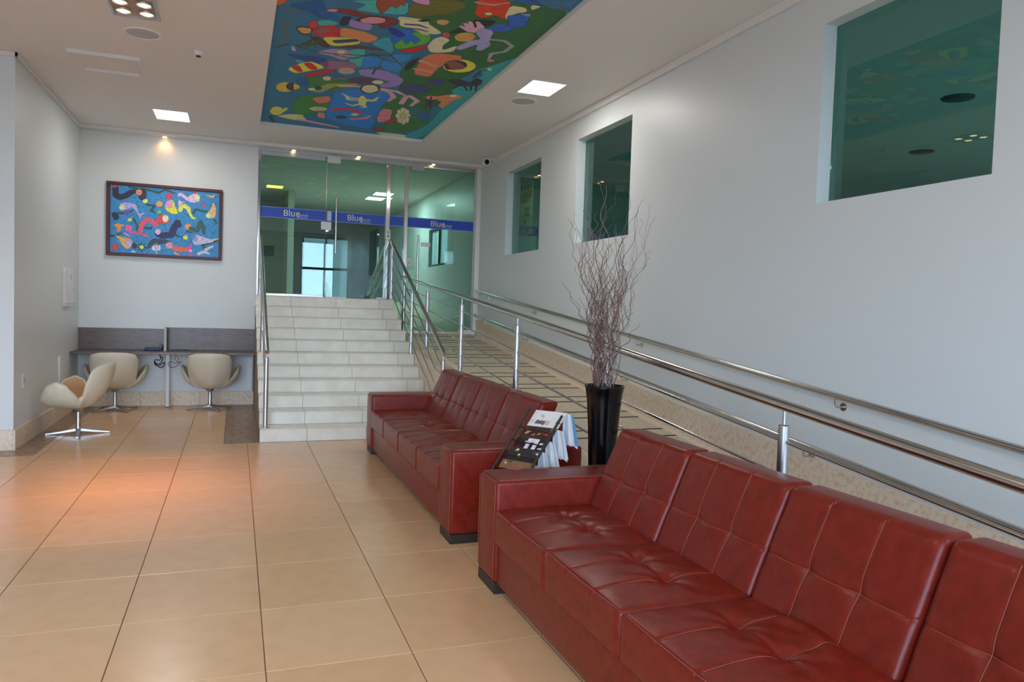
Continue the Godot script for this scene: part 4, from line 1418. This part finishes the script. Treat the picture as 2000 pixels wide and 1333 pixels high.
func build_left_corner() -> void:
	# swivel chairs
	var meshes := chair_meshes()
	var col := lathe([Vector2(0.03, 0.05), Vector2(0.026, 0.06), Vector2(0.0235, 0.075), Vector2(0.0225, 0.24), Vector2(0.0225, 0.24), Vector2(0.05, 0.262), Vector2(0.05, 0.3)], Vector3.ZERO, 24)
	var arm := begin()
	var prof := [[0.02, 0.026, 0.036, 0.062], [0.16, 0.02, 0.018, 0.036], [0.3, 0.012, 0.004, 0.016]]
	for i in 2:
		var a: Array = prof[i]
		var b: Array = prof[i + 1]
		quad(arm, Vector3(-a[1], a[3], a[0]), Vector3(a[1], a[3], a[0]), Vector3(b[1], b[3], b[0]), Vector3(-b[1], b[3], b[0]), Vector3.UP)
		quad(arm, Vector3(-a[1], a[2], a[0]), Vector3(a[1], a[2], a[0]), Vector3(b[1], b[2], b[0]), Vector3(-b[1], b[2], b[0]), Vector3.DOWN)
		for s in [-1.0, 1.0]:
			quad(arm, Vector3(s * a[1], a[2], a[0]), Vector3(s * a[1], a[3], a[0]), Vector3(s * b[1], b[3], b[0]), Vector3(s * b[1], b[2], b[0]), Vector3(s, 0, 0))
	quad(arm, Vector3(-0.012, 0.004, 0.3), Vector3(0.012, 0.004, 0.3), Vector3(0.012, 0.016, 0.3), Vector3(-0.012, 0.016, 0.3), Vector3(0, 0, 1))
	var arm_mesh := arm.commit()
	var foot := lathe([Vector2(0.0, 0.0), Vector2(0.01, 0.0), Vector2(0.01, 0.0), Vector2(0.01, 0.006), Vector2(0.0, 0.007)], Vector3(0, 0, 0.288), 12)
	for q in [[-1.56, -9.036, -PI / 2 - 0.06, 0.0, "cream leather swivel chair turned sideways, away from the desk"], [-1.457, -10.86, PI + 0.04, 0.4, "cream leather swivel chair at the left half of the desk"], [-0.305, -10.84, PI - 0.03, 0.25, "cream leather swivel chair at the right half of the desk"]]:
		var c := thing("swivel_chair", q[4], "chair", Vector3(q[0], 0.002 if q[0] < -1.7 else 0.0, q[1]), q[2], "cream shell swivel chairs")
		part(c, "shell", meshes[0], M.chair_leather)
		part(c, "seat_lining", meshes[1], M.chair_lining if q[4].contains("sideways") else M.chair_leather)
		var base := Node3D.new()
		base.name = "base"
		c.add_child(base, true)
		base.rotation.y = q[3]
		part(base, "column", col, M.brushed_steel)
		for k in 4:
			var hold := part(base, "base_arm", arm_mesh, M.brushed_steel)
			hold.rotation.y = PI / 2 * k + 0.2
			var ft := part(base, "glide", foot, M.dark_plastic)
			ft.rotation.y = PI / 2 * k + 0.2
	# desk along the back wall
	var d := thing("wall_desk", "long dark walnut desk with upstand and divider on the back wall", "desk")
	part(d, "worktop", box(Vector3(-1.948, 0.745, -11.248), Vector3(0.255, 0.775, -10.68), 0.003), M.walnut)
	part(d, "back_panel", box(Vector3(-1.948, 0.776, -11.249), Vector3(-0.9, 1.062, -11.225), 0.002), M.walnut)
	part(d, "back_panel", box(Vector3(-0.86, 0.776, -11.249), Vector3(0.255, 1.085, -11.225), 0.002), M.walnut)
	part(d, "divider", box(Vector3(-0.897, 0.776, -11.249), Vector3(-0.863, 1.085, -11.0), 0.002), M.walnut)
	part(d, "divider_edge", box(Vector3(-0.896, 0.776, -10.9995), Vector3(-0.864, 1.085, -10.996)), M.grey_plastic)
	var leg := part(d, "leg", box(Vector3(-0.872, 0.012, -11.075), Vector3(-0.828, 0.745, -11.045), 0.003), M.white_metal)
	part(leg, "glide", box(Vector3(-0.874, 0.0, -11.077), Vector3(-0.826, 0.012, -11.043), 0.001), M.dark_plastic)
	part(d, "end_panel", box(Vector3(0.215, 0.203, -11.228), Vector3(0.24, 0.745, -11.1), 0.002), M.white_metal)
	# things on and under the desk
	var ph := thing("router", "small flat dark blue device on the desk beside the divider", "device", Vector3(-1.03, 0.775, -11.1))
	part(ph, "case", soft_box(Vector3(0.11, 0.018, 0.06), 0.012, [[], [], []], no_bend), M.blue_plastic).position.y = 0.018
	part(ph, "plug", box(Vector3(0.07, 0.036, -0.03), Vector3(0.11, 0.075, 0.02), 0.004), M.dark_plastic)
	var rng := RandomNumberGenerator.new()
	rng.seed = 77
	for q in [[-0.96, 0.006, "tangled dark blue cable bundle hanging under the desk", M.dark_cable, 3.0, 0.07], [-0.76, 0.0032, "thin looped cable hanging under the desk right of leg", M.dark_cable, 2.0, 0.09]]:
		var c := begin()
		var pts := []
		for i in 46:
			var t := i / 45.0
			var a: float = t * TAU * q[4]
			pts.append(Vector3(q[0] + q[5] * sin(a * 0.9) * sin(PI * t) + 0.02 * t, 0.742 - 0.16 * sin(PI * t) + 0.035 * sin(a * 1.7) * sin(PI * t), -11.0 + 0.03 * cos(a * 1.3)))
		add_tube(c, pts, q[1], q[1], 8)
		whole("hanging_cable", q[2], "cable", c.commit(), q[3])
	var st0 := begin()
	add_tube(st0, [Vector3(-0.8, 0.778, -11.1), Vector3(-0.7, 0.782, -11.13), Vector3(-0.62, 0.779, -11.12), Vector3(-0.58, 0.779, -11.15)], 0.004, 0.004, 8)
	whole("desk_cable", "short dark cable lying on the desk right of divider", "cable", st0.commit(), M.dark_cable)
	# framed painting
	var p := thing("framed_painting", "wide folk-art painting of colourful mermaids and fish on blue, dark red frame", "painting", Vector3(-0.912, 2.0, -11.25))
	var o := Vector3(0.912, -2.0, 11.25)
	var fr := begin()
	var z0 := -11.25
	var z1 := -11.205
	for q in [[-1.633, 2.035, -0.195, 2.075], [-1.633, 2.975, -0.195, 3.017], [-1.633, 2.075, -1.585, 2.975], [-0.237, 2.075, -0.195, 2.975]]:
		add_box(fr, o + Vector3(q[0], q[1], z0), o + Vector3(q[2], q[3], z1), 0.005)
	part(p, "frame", fr.commit(), M.picture_frame)
	part(p, "backing", box(o + Vector3(-1.586, 2.074, z0), o + Vector3(-0.236, 2.976, -11.226)), M.white_plastic)
	var im := Image.create(810, 540, false, Image.FORMAT_RGB8)
	im.fill(Color.html("3d93cf"))
	paint(im, PAINTING_SHAPES, 3.0)
	grain(im, 9, 0.28)
	flat_image(p, "canvas", im, [o + Vector3(-1.586, 2.976, -11.2255), o + Vector3(-0.236, 2.976, -11.2255), o + Vector3(-0.236, 2.074, -11.2255), o + Vector3(-1.586, 2.074, -11.2255)], Vector3(0, 0, 1), 0.45)
	# left wall: breaker box, socket, cover plate
	var e := thing("breaker_box", "white electrical distribution box with door on the left wall", "electrical box", Vector3(-1.95, 1.345, -10.5))
	part(e, "case", box(Vector3(0, 0, -0.245), Vector3(0.03, 0.465, 0.245), 0.006), M.white_plastic)
	var ed := part(e, "door", box(Vector3(0.03, 0.035, -0.225), Vector3(0.038, 0.43, 0.2), 0.003), M.white_plastic)
	part(ed, "window", box(Vector3(0.038, 0.33, -0.06), Vector3(0.0395, 0.4, -0.02)), M.grey_plastic)
	part(ed, "latch", box(Vector3(0.038, 0.2, -0.2), Vector3(0.044, 0.23, -0.18), 0.002), M.grey_plastic)
	var so := thing("wall_socket", "white wall socket plate low on the left wall", "socket", Vector3(-1.95, 0.555, -8.52))
	part(so, "plate", box(Vector3(0, 0, -0.045), Vector3(0.009, 0.14, 0.045), 0.003), M.white_plastic)
	part(so, "insert", box(Vector3(0.009, 0.045, -0.025), Vector3(0.011, 0.095, 0.025), 0.001), M.grey_plastic)
	var tr := thing("cable_cover", "white plastic cable cover fixed below desk height on left wall", "cable cover", Vector3(-1.95, 0.3, -10.16))
	part(tr, "channel", box(Vector3(0, 0, -0.1), Vector3(0.018, 0.455, 0.1), 0.003), M.white_plastic)
	part(tr, "lid", box(Vector3(0.018, 0.01, -0.085), Vector3(0.022, 0.445, 0.085), 0.002), M.white_plastic)

# ------------------------------------------------------------------ sofas
var seat_variant := 0

func seat_bend(p: Vector3, d: Vector3) -> Vector3:
	# cushion half size (x depth, y height, z width): top crowned, seams and two tufts pulled in, creases round them
	var o := p
	if d.y > 0.3 or p.y > 0.0:
		var u := p.x / 0.29
		var v := p.z / 0.335
		var top: float = clampf((p.y + 0.02) / 0.09, 0.0, 1.0)
		var lift: float = 0.022 * (1.0 - u * u) * (1.0 - v * v)
		for s in [-1.0, 1.0]:
			var dz: float = p.z - s * 0.112
			lift -= 0.0045 * exp(-dz * dz / 0.00006)
			var dx: float = p.x + 0.02
			var r2 := dx * dx + dz * dz
			lift -= 0.020 * exp(-r2 / 0.0018) + 0.008 * exp(-r2 / 0.012)
			var a := atan2(dz, dx)
			lift += 0.0035 * exp(-r2 / 0.02) * (1.0 - exp(-r2 / 0.0012)) * sin(a * 7.0 + seat_variant * 1.9 + s)
		var dm: float = p.x + 0.02
		if absf(p.z) < 0.13:
			lift -= 0.003 * exp(-dm * dm / 0.00008)
		var n: float = crease.get_noise_3d(p.x * 0.8 + seat_variant * 7.0, p.z * 1.5, 0.0)
		lift += 0.003 * n * (1.0 - u * u)
		if seat_variant == 2:
			# a long slack fold between the tufts and the back
			var fx: float = p.x - 0.12 - 0.05 * cos(p.z * 9.0)
			lift += 0.016 * exp(-fx * fx / 0.0011) * smoothstep(-0.16, -0.06, p.z) * (1.0 - smoothstep(0.12, 0.27, p.z))
		o.y += lift * top
	return o

var crease := FastNoiseLite.new()

func back_bend(p: Vector3, d: Vector3) -> Vector3:
	# local frame: x is thickness (front face at -x), y height, z width
	var o := p
	if p.x < 0.0:
		var v := p.z / 0.33
		var w := p.y / 0.245
		var front: float = clampf((-p.x - 0.01) / 0.05, 0.0, 1.0)
		var lift: float = 0.016 * (1.0 - v * v) * (1.0 - w * w)
		for s in [-1.0, 1.0]:
			var dz: float = p.z - s * 0.112
			lift -= 0.0035 * exp(-dz * dz / 0.00005)
			var dy: float = p.y + 0.0
			var r2 := dz * dz + dy * dy
			lift -= 0.011 * exp(-r2 / 0.0014) + 0.006 * exp(-r2 / 0.010)
		lift -= 0.0035 * exp(-p.y * p.y / 0.00005)
		lift += 0.0025 * crease.get_noise_3d(p.y * 1.3, p.z * 1.3, 4.0 + seat_variant)
		o.x -= lift * front
	# the cushion leans back
	o.x += p.y * 0.42
	return o

func seam_mesh(kind: String) -> ArrayMesh:
	var st := begin()
	if kind == "seat":
		for s in [-1.0, 1.0]:
			var pts := []
			for x in spaced(-0.315, 0.2, 40):
				pts.append(seat_bend(Vector3(x, 0.0905, s * 0.112), Vector3.UP))
			add_tube(st, pts, 0.0012, 0.0012, 4, false)
		var rim := []
		for z in spaced(-0.3, 0.3, 30):
			rim.append(seat_bend(Vector3(-0.335, 0.0885, z), Vector3.UP))
		add_tube(st, rim, 0.0016, 0.0016, 4, false)
	else:
		for s in [-1.0, 1.0]:
			var pts := []
			for y in spaced(-0.2, 0.235, 36):
				pts.append(back_bend(Vector3(-0.0705, y, s * 0.112), Vector3.LEFT))
			add_tube(st, pts, 0.0012, 0.0012, 4, false)
		var across := []
		for z in spaced(-0.29, 0.29, 40):
			across.append(back_bend(Vector3(-0.0705, 0.0, z), Vector3.LEFT))
		add_tube(st, across, 0.001, 0.001, 4, false)
	return st.commit()

func build_sofas() -> void:
	crease.seed = 17
	crease.frequency = 5.0
	crease.fractal_octaves = 3
	var fine := []
	for s in [-1.0, 1.0]:
		for k in [-0.02, -0.012, -0.007, -0.003, 0.0, 0.003, 0.007, 0.012, 0.02]:
			fine.append(s * 0.112 + k)
	var wide := spaced(-0.29, 0.29, 34) + fine
	var deep := spaced(-0.28, 0.28, 32) + [-0.032, -0.027, -0.023, -0.02, -0.017, -0.013, -0.008]
	var tall := spaced(-0.21, 0.21, 26) + [-0.012, -0.007, -0.003, 0.0, 0.003, 0.007, 0.012]
	var seats := []
	var seat_seams := []
	for v in 3:
		seat_variant = v
		seats.append(soft_box(Vector3(0.345, 0.09, 0.331), 0.024, [deep, [], wide], seat_bend))
		seat_seams.append(seam_mesh("seat"))
	var button := lathe([Vector2(0.013, -0.003), Vector2(0.011, 0.003), Vector2(0.0, 0.006)], Vector3.ZERO, 12)
	var backs := []
	var back_seams := []
	for v in 2:
		seat_variant = v
		backs.append(soft_box(Vector3(0.07, 0.245, 0.327), 0.03, [[], tall, wide], back_bend))
		back_seams.append(seam_mesh("back"))
	for q in [[-6.02, "long red-brown leather sofa near the steps, farther of the two", 3.16, 0.26], [-2.25, "long red-brown leather sofa in front, cut by picture's right edge", 3.24, 0.28]]:
		var L: float = q[2]
		var aw: float = q[3]
		var s := thing("leather_sofa", q[1], "sofa", Vector3(1.28, 0, q[0]), 0.0, "red leather sofas")
		var half := L / 2
		var inner := half - aw
		var cw := inner * 2 / 4
		# carcass
		part(s, "base", soft_box(Vector3(0.43, 0.11, inner - 0.002), 0.012, [[], [], []], no_bend), M.leather).position = Vector3(0.445, 0.165, 0)
		part(s, "back_frame", soft_box(Vector3(0.075, 0.335, inner - 0.001), 0.025, [[], [], []], no_bend), M.leather).position = Vector3(0.825, 0.395, 0)
		for e in [-1.0, 1.0]:
			var arm := part(s, "arm", soft_box(Vector3(0.452, 0.268, aw / 2), 0.022, [spaced(-0.4, 0.4, 10), [], []], no_bend), M.leather)
			arm.position = Vector3(0.452, 0.327, e * (half - aw / 2))
			var st := begin()
			for side in [-1.0, 1.0]:
				var zz: float = side * (aw / 2 - 0.012)
				add_tube(st, [Vector3(-0.4535, -0.24, zz), Vector3(-0.4535, 0.25, zz)], 0.0016, 0.0016, 4, false)
				add_tube(st, [Vector3(-0.435, 0.2695, zz), Vector3(0.42, 0.2695, zz)], 0.0016, 0.0016, 4, false)
			part(arm, "stitching", st.commit(), M.stitch)
			part(s, "foot", box(Vector3(0.006, 0.0, e * (half - aw / 2) - aw / 2 + 0.004), Vector3(0.886, 0.06, e * (half - aw / 2) + aw / 2 - 0.004), 0.003), M.sofa_foot, "dark wooden plinth foot")
		for k in 4:
			var zc := -inner + cw * (k + 0.5)
			var v := k % 3
			var seat := part(s, "seat_cushion", seats[v], M.leather)
			seat.position = Vector3(0.336, 0.36, zc)
			seat.scale = Vector3(1, 1, cw / 0.666)
			part(seat, "stitching", seat_seams[v], M.stitch)
			seat_variant = v
			for e in [-1.0, 1.0]:
				part(seat, "tuft_button", button, M.leather).position = seat_bend(Vector3(-0.02, 0.09, e * 0.112), Vector3.UP)
			var tip := part(s, "back_cushion", backs[k % 2], M.leather)
			tip.scale = Vector3(1, 1, cw / 0.662)
			tip.position = Vector3(0.672 + (0.004 if k % 2 else 0.0), 0.615, zc)
			part(tip, "stitching", back_seams[k % 2], M.stitch)

# ------------------------------------------------------------------ vase with twigs
func build_vase() -> void:
	var at := Vector3(2.172, 0, -4.14)
	var v := thing("floor_vase", "tall tapered glossy black vase between the sofas", "vase", at)
	part(v, "body", lathe([Vector2(0.0, 0.0), Vector2(0.068, 0.0), Vector2(0.072, 0.006), Vector2(0.076, 0.2), Vector2(0.084, 0.52), Vector2(0.094, 0.75), Vector2(0.108, 0.94), Vector2(0.12, 1.015), Vector2(0.126, 1.03), Vector2(0.124, 1.036), Vector2(0.117, 1.034), Vector2(0.11, 1.01), Vector2(0.098, 0.93), Vector2(0.08, 0.7)], Vector3.ZERO, 48), M.black_gloss)
	part(v, "filling", lathe([Vector2(0.09, 0.9), Vector2(0.0, 0.905)], Vector3.ZERO, 24), M.sofa_foot)
	var b := thing("twig_arrangement", "tall spray of dry curly reddish-brown twigs standing in black vase", "twigs", at + Vector3(0, 0.91, 0))
	var rng := RandomNumberGenerator.new()
	rng.seed = 2024
	for i in 46:
		var st := begin()
		var a := rng.randf() * TAU
		var rr := 0.075 * sqrt(rng.randf())
		var p := Vector3(cos(a) * rr, 0.0, sin(a) * rr)
		var lean_a := a + rng.randf_range(-0.7, 0.7)
		var reach := rng.randf_range(0.0, 0.19) if i > 14 else rng.randf_range(0.14, 0.27)
		var h := rng.randf_range(0.62, 1.12) if i > 16 else rng.randf_range(1.05, 1.42)
		var target := p + Vector3(cos(lean_a) * reach + 0.035, h, sin(lean_a) * reach)
		var n := 26
		var f1 := rng.randf_range(2.0, 4.0)
		var f2 := rng.randf_range(5.0, 8.5)
		var ph := rng.randf() * TAU
		var ph2 := rng.randf() * TAU
		var pts := []
		for k in n + 1:
			var t := float(k) / n
			var wob := smoothstep(0.0, 0.3, t)
			var q := p.lerp(target, t)
			# stems stay close together above the rim, then fan out
			var pull := t * t * (1.6 - 0.6 * t)
			q.x = lerpf(p.x, target.x, pull) + wob * (0.020 * sin(f1 * TAU * t + ph) + 0.011 * sin(f2 * TAU * t + ph2))
			q.z = lerpf(p.z, target.z, pull) + wob * (0.020 * cos(f1 * TAU * t + ph2) + 0.011 * cos(f2 * TAU * t + ph))
			pts.append(q)
		var r0 := rng.randf_range(0.0024, 0.0042)
		add_tube(st, pts, r0, 0.0011, 5)
		# side shoots
		for s in rng.randi_range(1, 3):
			var k0 := rng.randi_range(9, 21)
			var o: Vector3 = pts[k0]
			var dir := Vector3(rng.randf_range(-1, 1), rng.randf_range(0.9, 1.8), rng.randf_range(-1, 1)).normalized()
			var sl := rng.randf_range(0.1, 0.3)
			var sp := []
			var f3 := rng.randf_range(1.5, 3.0)
			for k in 11:
				var t := k / 10.0
				sp.append(o + dir * sl * t + Vector3(sin(f3 * TAU * t + ph), 0.0, cos(f3 * TAU * t + ph2)) * 0.013 * minf(1.0, t * 3.0) + Vector3(0, 0.05 * t * t, 0))
			add_tube(st, sp, lerpf(r0, 0.0011, float(k0) / n), 0.0009, 4)
		part(b, "twig", st.commit(), M.twig if i % 4 else M.twig_pale)

# ------------------------------------------------------------------ magazine rack
func build_rack() -> void:
	var l0 := Vector3(1.50, 0.50, -4.30)
	var l1 := Vector3(1.765, 0.85, -4.385)
	var r0 := Vector3(1.635, 0.51, -4.05)
	var r1 := Vector3(1.88, 0.83, -4.145)
	var t := thing("magazine_rack", "black tubular magazine rack leaning between the two sofas", "magazine rack")
	part(t, "side_tube", tube([l0 + (l0 - l1) * 0.08, l1 + (l1 - l0) * 0.05], 0.008, 0.008, 12), M.black_tube)
	part(t, "side_tube", tube([r0 + (r0 - r1) * 0.08, r1 + (r1 - r0) * 0.05], 0.008, 0.008, 12), M.black_tube)
	# legs below, spread the other way
	part(t, "leg", tube([l0 + (l0 - l1) * 0.08, Vector3(1.62, 0.008, -4.38)], 0.009, 0.009, 12), M.black_tube)
	part(t, "leg", tube([r0 + (r0 - r1) * 0.08, Vector3(1.74, 0.008, -4.02)], 0.009, 0.009, 12), M.black_tube)
	part(t, "foot_bar", tube([Vector3(1.62, 0.009, -4.38), Vector3(1.74, 0.009, -4.02)], 0.009, 0.009, 12), M.black_tube)
	var rungs := [0.04, 0.27, 0.50, 0.72]
	var up := (l1 - l0).normalized()
	var across := (r0 - l0).normalized()
	var out := up.cross(across).normalized()
	if out.x > 0.0:
		out = -out
	for k in 4:
		var a := l0.lerp(l1, rungs[k])
		var b := r0.lerp(r1, rungs[k])
		part(t, "rung", tube([a, b], 0.004, 0.004, 8), M.black_tube)
	# magazines: a stiff cover held by the rung, its pages hanging behind
	var covers := [
		["magazine with brown cover at the bottom of the rack", ["8a6a4a", "5a4030", "b8b4d0", "c04a60"]],
		["magazine with dark green-black cover and pale figure in the rack", ["262a2c", "d6cc9a", "3a2c44", "30384a"]],
		["magazine with dark maroon cover and white stripes in the rack", ["241a20", "e2dce0", "4a2030", "d8d4dc"]],
		["magazine with red and orange cover in the rack", ["3a2a24", "c84a3c", "d69a60", "8e2a2e"]],
		["white printed magazine at the top of the rack", ["e8e2de", "c8b8b0", "6a5a5a", "d8ccc8"]]]
	var rng := RandomNumberGenerator.new()
	rng.seed = 31
	for k in 5:
		var f: float = [0.06, 0.21, 0.42, 0.60, 0.80][k]
		var base := l0.lerp(l1, f).lerp(r0.lerp(r1, f), 0.08) - out * (0.014 + 0.005 * k)
		var w := across * 0.25
		var h: Vector3 = up * float([0.062, 0.088, 0.075, 0.084, 0.12][k])
		var mg := thing("magazine", covers[k][0], "magazine", base, 0.0, "magazines in the rack")
		var im := Image.create(96, 64, false, Image.FORMAT_RGB8)
		var cs: Array = covers[k][1]
		im.fill(Color.html(cs[0]))
		for j in 9:
			var c := Color.html(cs[1 + j % 3])
			var x := rng.randi_range(0, 84)
			var y := rng.randi_range(0, 52)
			fill_poly(im, PackedVector2Array([Vector2(x, y), Vector2(x + rng.randi_range(4, 16), y + rng.randi_range(-4, 6)), Vector2(x + rng.randi_range(4, 16), y + rng.randi_range(6, 20)), Vector2(x - 4, y + rng.randi_range(6, 16))]), c)
		if k == 2:
			for x in [34, 56]:
				im.fill_rect(Rect2i(x, 0, 12, 64), Color.html("e4dfe4"))
		flat_image(mg, "cover", im, [h, h + w, w, Vector3.ZERO], out, 0.3)
		# pages: sheets behind the cover, their free edges fanning out past the right tube
		for j in 7:
			var st := begin()
			var start: Vector3 = h * 0.97 - out * (0.0015 + 0.0018 * j)
			var drop: float = [0.06, 0.11, 0.15, 0.17, 0.19][k]
			var reach: float = (0.012 + 0.0125 * j) * float([0.3, 0.6, 0.9, 1.0, 1.0][k])
			var pa := []
			var pb := []
			var pc := []
			for s in 7:
				var tt := s / 6.0
				var down := Vector3(0, -drop * tt, 0) - up * 0.0 * tt - out * 0.004 * sin(tt * PI)
				pa.append(start + down + w * 0.86)
				pb.append(start + down + w * (0.98 + 0.02 * tt) + across * reach * 0.6 * (0.35 + 0.65 * tt) - out * 0.005 * ((j + 1) % 2))
				pc.append(start + down + w + across * reach * (0.45 + 0.55 * tt) + Vector3(0, -0.006 * tt * (j % 3), 0) - out * 0.012 * (j % 2))
			for s in 6:
				quad(st, pa[s], pb[s], pb[s + 1], pa[s + 1], (pb[s] - pa[s]).cross(pa[s + 1] - pa[s]).normalized())
				quad(st, pb[s], pc[s], pc[s + 1], pb[s + 1], (pc[s] - pb[s]).cross(pb[s + 1] - pb[s]).normalized())
			part(mg, "page", st.commit(), [M.page, M.page_shade_grey, M.page_shade_cream, M.page, M.page_shade_grey, M.page_shade_cream, M.page_blue if k == 4 else M.page][j])  # tones alternate from sheet to sheet to paint shade lines

# ------------------------------------------------------------------ the room behind the right wall
func build_next_room() -> void:
	struct("wall_next_room", "dark room behind the right-hand windows", boxes([[3.73, 0.0, -12.9, 11.2, 3.7, -12.7], [3.73, 0.0, -0.6, 11.2, 3.7, -0.4], [11.0, 0.0, -12.7, 11.2, 3.7, -0.6], [3.73, 3.7, -12.9, 11.2, 3.9, -0.4], [3.73, -0.1, -12.9, 11.2, 0.0, -0.4]]), M.next_paint, "wall")
	# hanging banner seen through the farthest window
	var im := Image.create(120, 180, false, Image.FORMAT_RGB8)
	im.fill(Color.html("e4dcc4"))
	for k in 4:
		im.fill_rect(Rect2i(8 + 28 * k, 4, 20, 18), Color.html(["6a5a52", "8a7a6a", "4a4644", "9a8a70"][k]))
	fill_poly(im, PackedVector2Array([Vector2(6, 30), Vector2(110, 26), Vector2(108, 54), Vector2(84, 58), Vector2(80, 66), Vector2(12, 66)]), Color.html("c8842a"))
	for r in 2:
		for c in 3:
			im.fill_rect(Rect2i(48 + 15 * c, 84 + 18 * r, 11, 14), Color.html("8a3a34"))
	fill_poly(im, PackedVector2Array([Vector2(50, 130), Vector2(58, 122), Vector2(66, 130), Vector2(64, 142), Vector2(52, 142)]), Color.html("a03038"))
	im.fill_rect(Rect2i(24, 160, 72, 12), Color.html("cfae6a"))
	var b := thing("hanging_banner", "pale hanging banner with an orange heading inside the farthest window", "banner", Vector3(4.6, 2.76, -11.86))
	part(b, "sheet", box(Vector3(0.002, 0, -0.31), Vector3(0.006, 0.87, 0.31)), M.white_plastic)
	flat_image(b, "printed_face", im, [Vector3(0, 0.87, -0.31), Vector3(0, 0.87, 0.31), Vector3(0, 0, 0.31), Vector3(0, 0, -0.31)], Vector3(-1, 0, 0), 0.6)
	for z in [-0.28, 0.28]:
		part(b, "cord", tube([Vector3(0.004, 0.87, z), Vector3(0.004, 0.94, z)], 0.002, 0.002, 6), M.dark_plastic)
	var d := thing("recessed_spotlight", "small halogen glowing inside the farthest right-wall window", "ceiling light", Vector3(4.15, 3.7, -11.3))
	part(d, "bulb_face", lathe([Vector2(0.0, -0.02), Vector2(0.03, -0.015), Vector2(0.042, -0.001)], Vector3.ZERO, 20), M.halogen_face)
	spot(d, Vector3(0, -0.04, 0), 0.25, 70.0, 0.03, Vector3(0.3, -1, -0.35).normalized(), Color(1, 0.85, 0.65))
	for q in [[6.57, -5.4, "dark round loudspeaker in the ceiling beyond the nearest window"], [8.26, -7.27, "dark round loudspeaker farther back in ceiling beyond nearest window"]]:
		var s := thing("ceiling_speaker", q[2], "loudspeaker", Vector3(q[0], 3.7, q[1]), 0.0, "loudspeakers beyond the window")
		part(s, "grille", lathe([Vector2(0.15, 0.0), Vector2(0.14, -0.012), Vector2(0.0, -0.016)], Vector3.ZERO, 32), M.dark_plastic)
	led_panel("added square ceiling panel that brightens the room beyond windows", 8.6, 9.1, -4.0, -3.5, 34.0)  # unseen panel added to brighten the view through the right windows
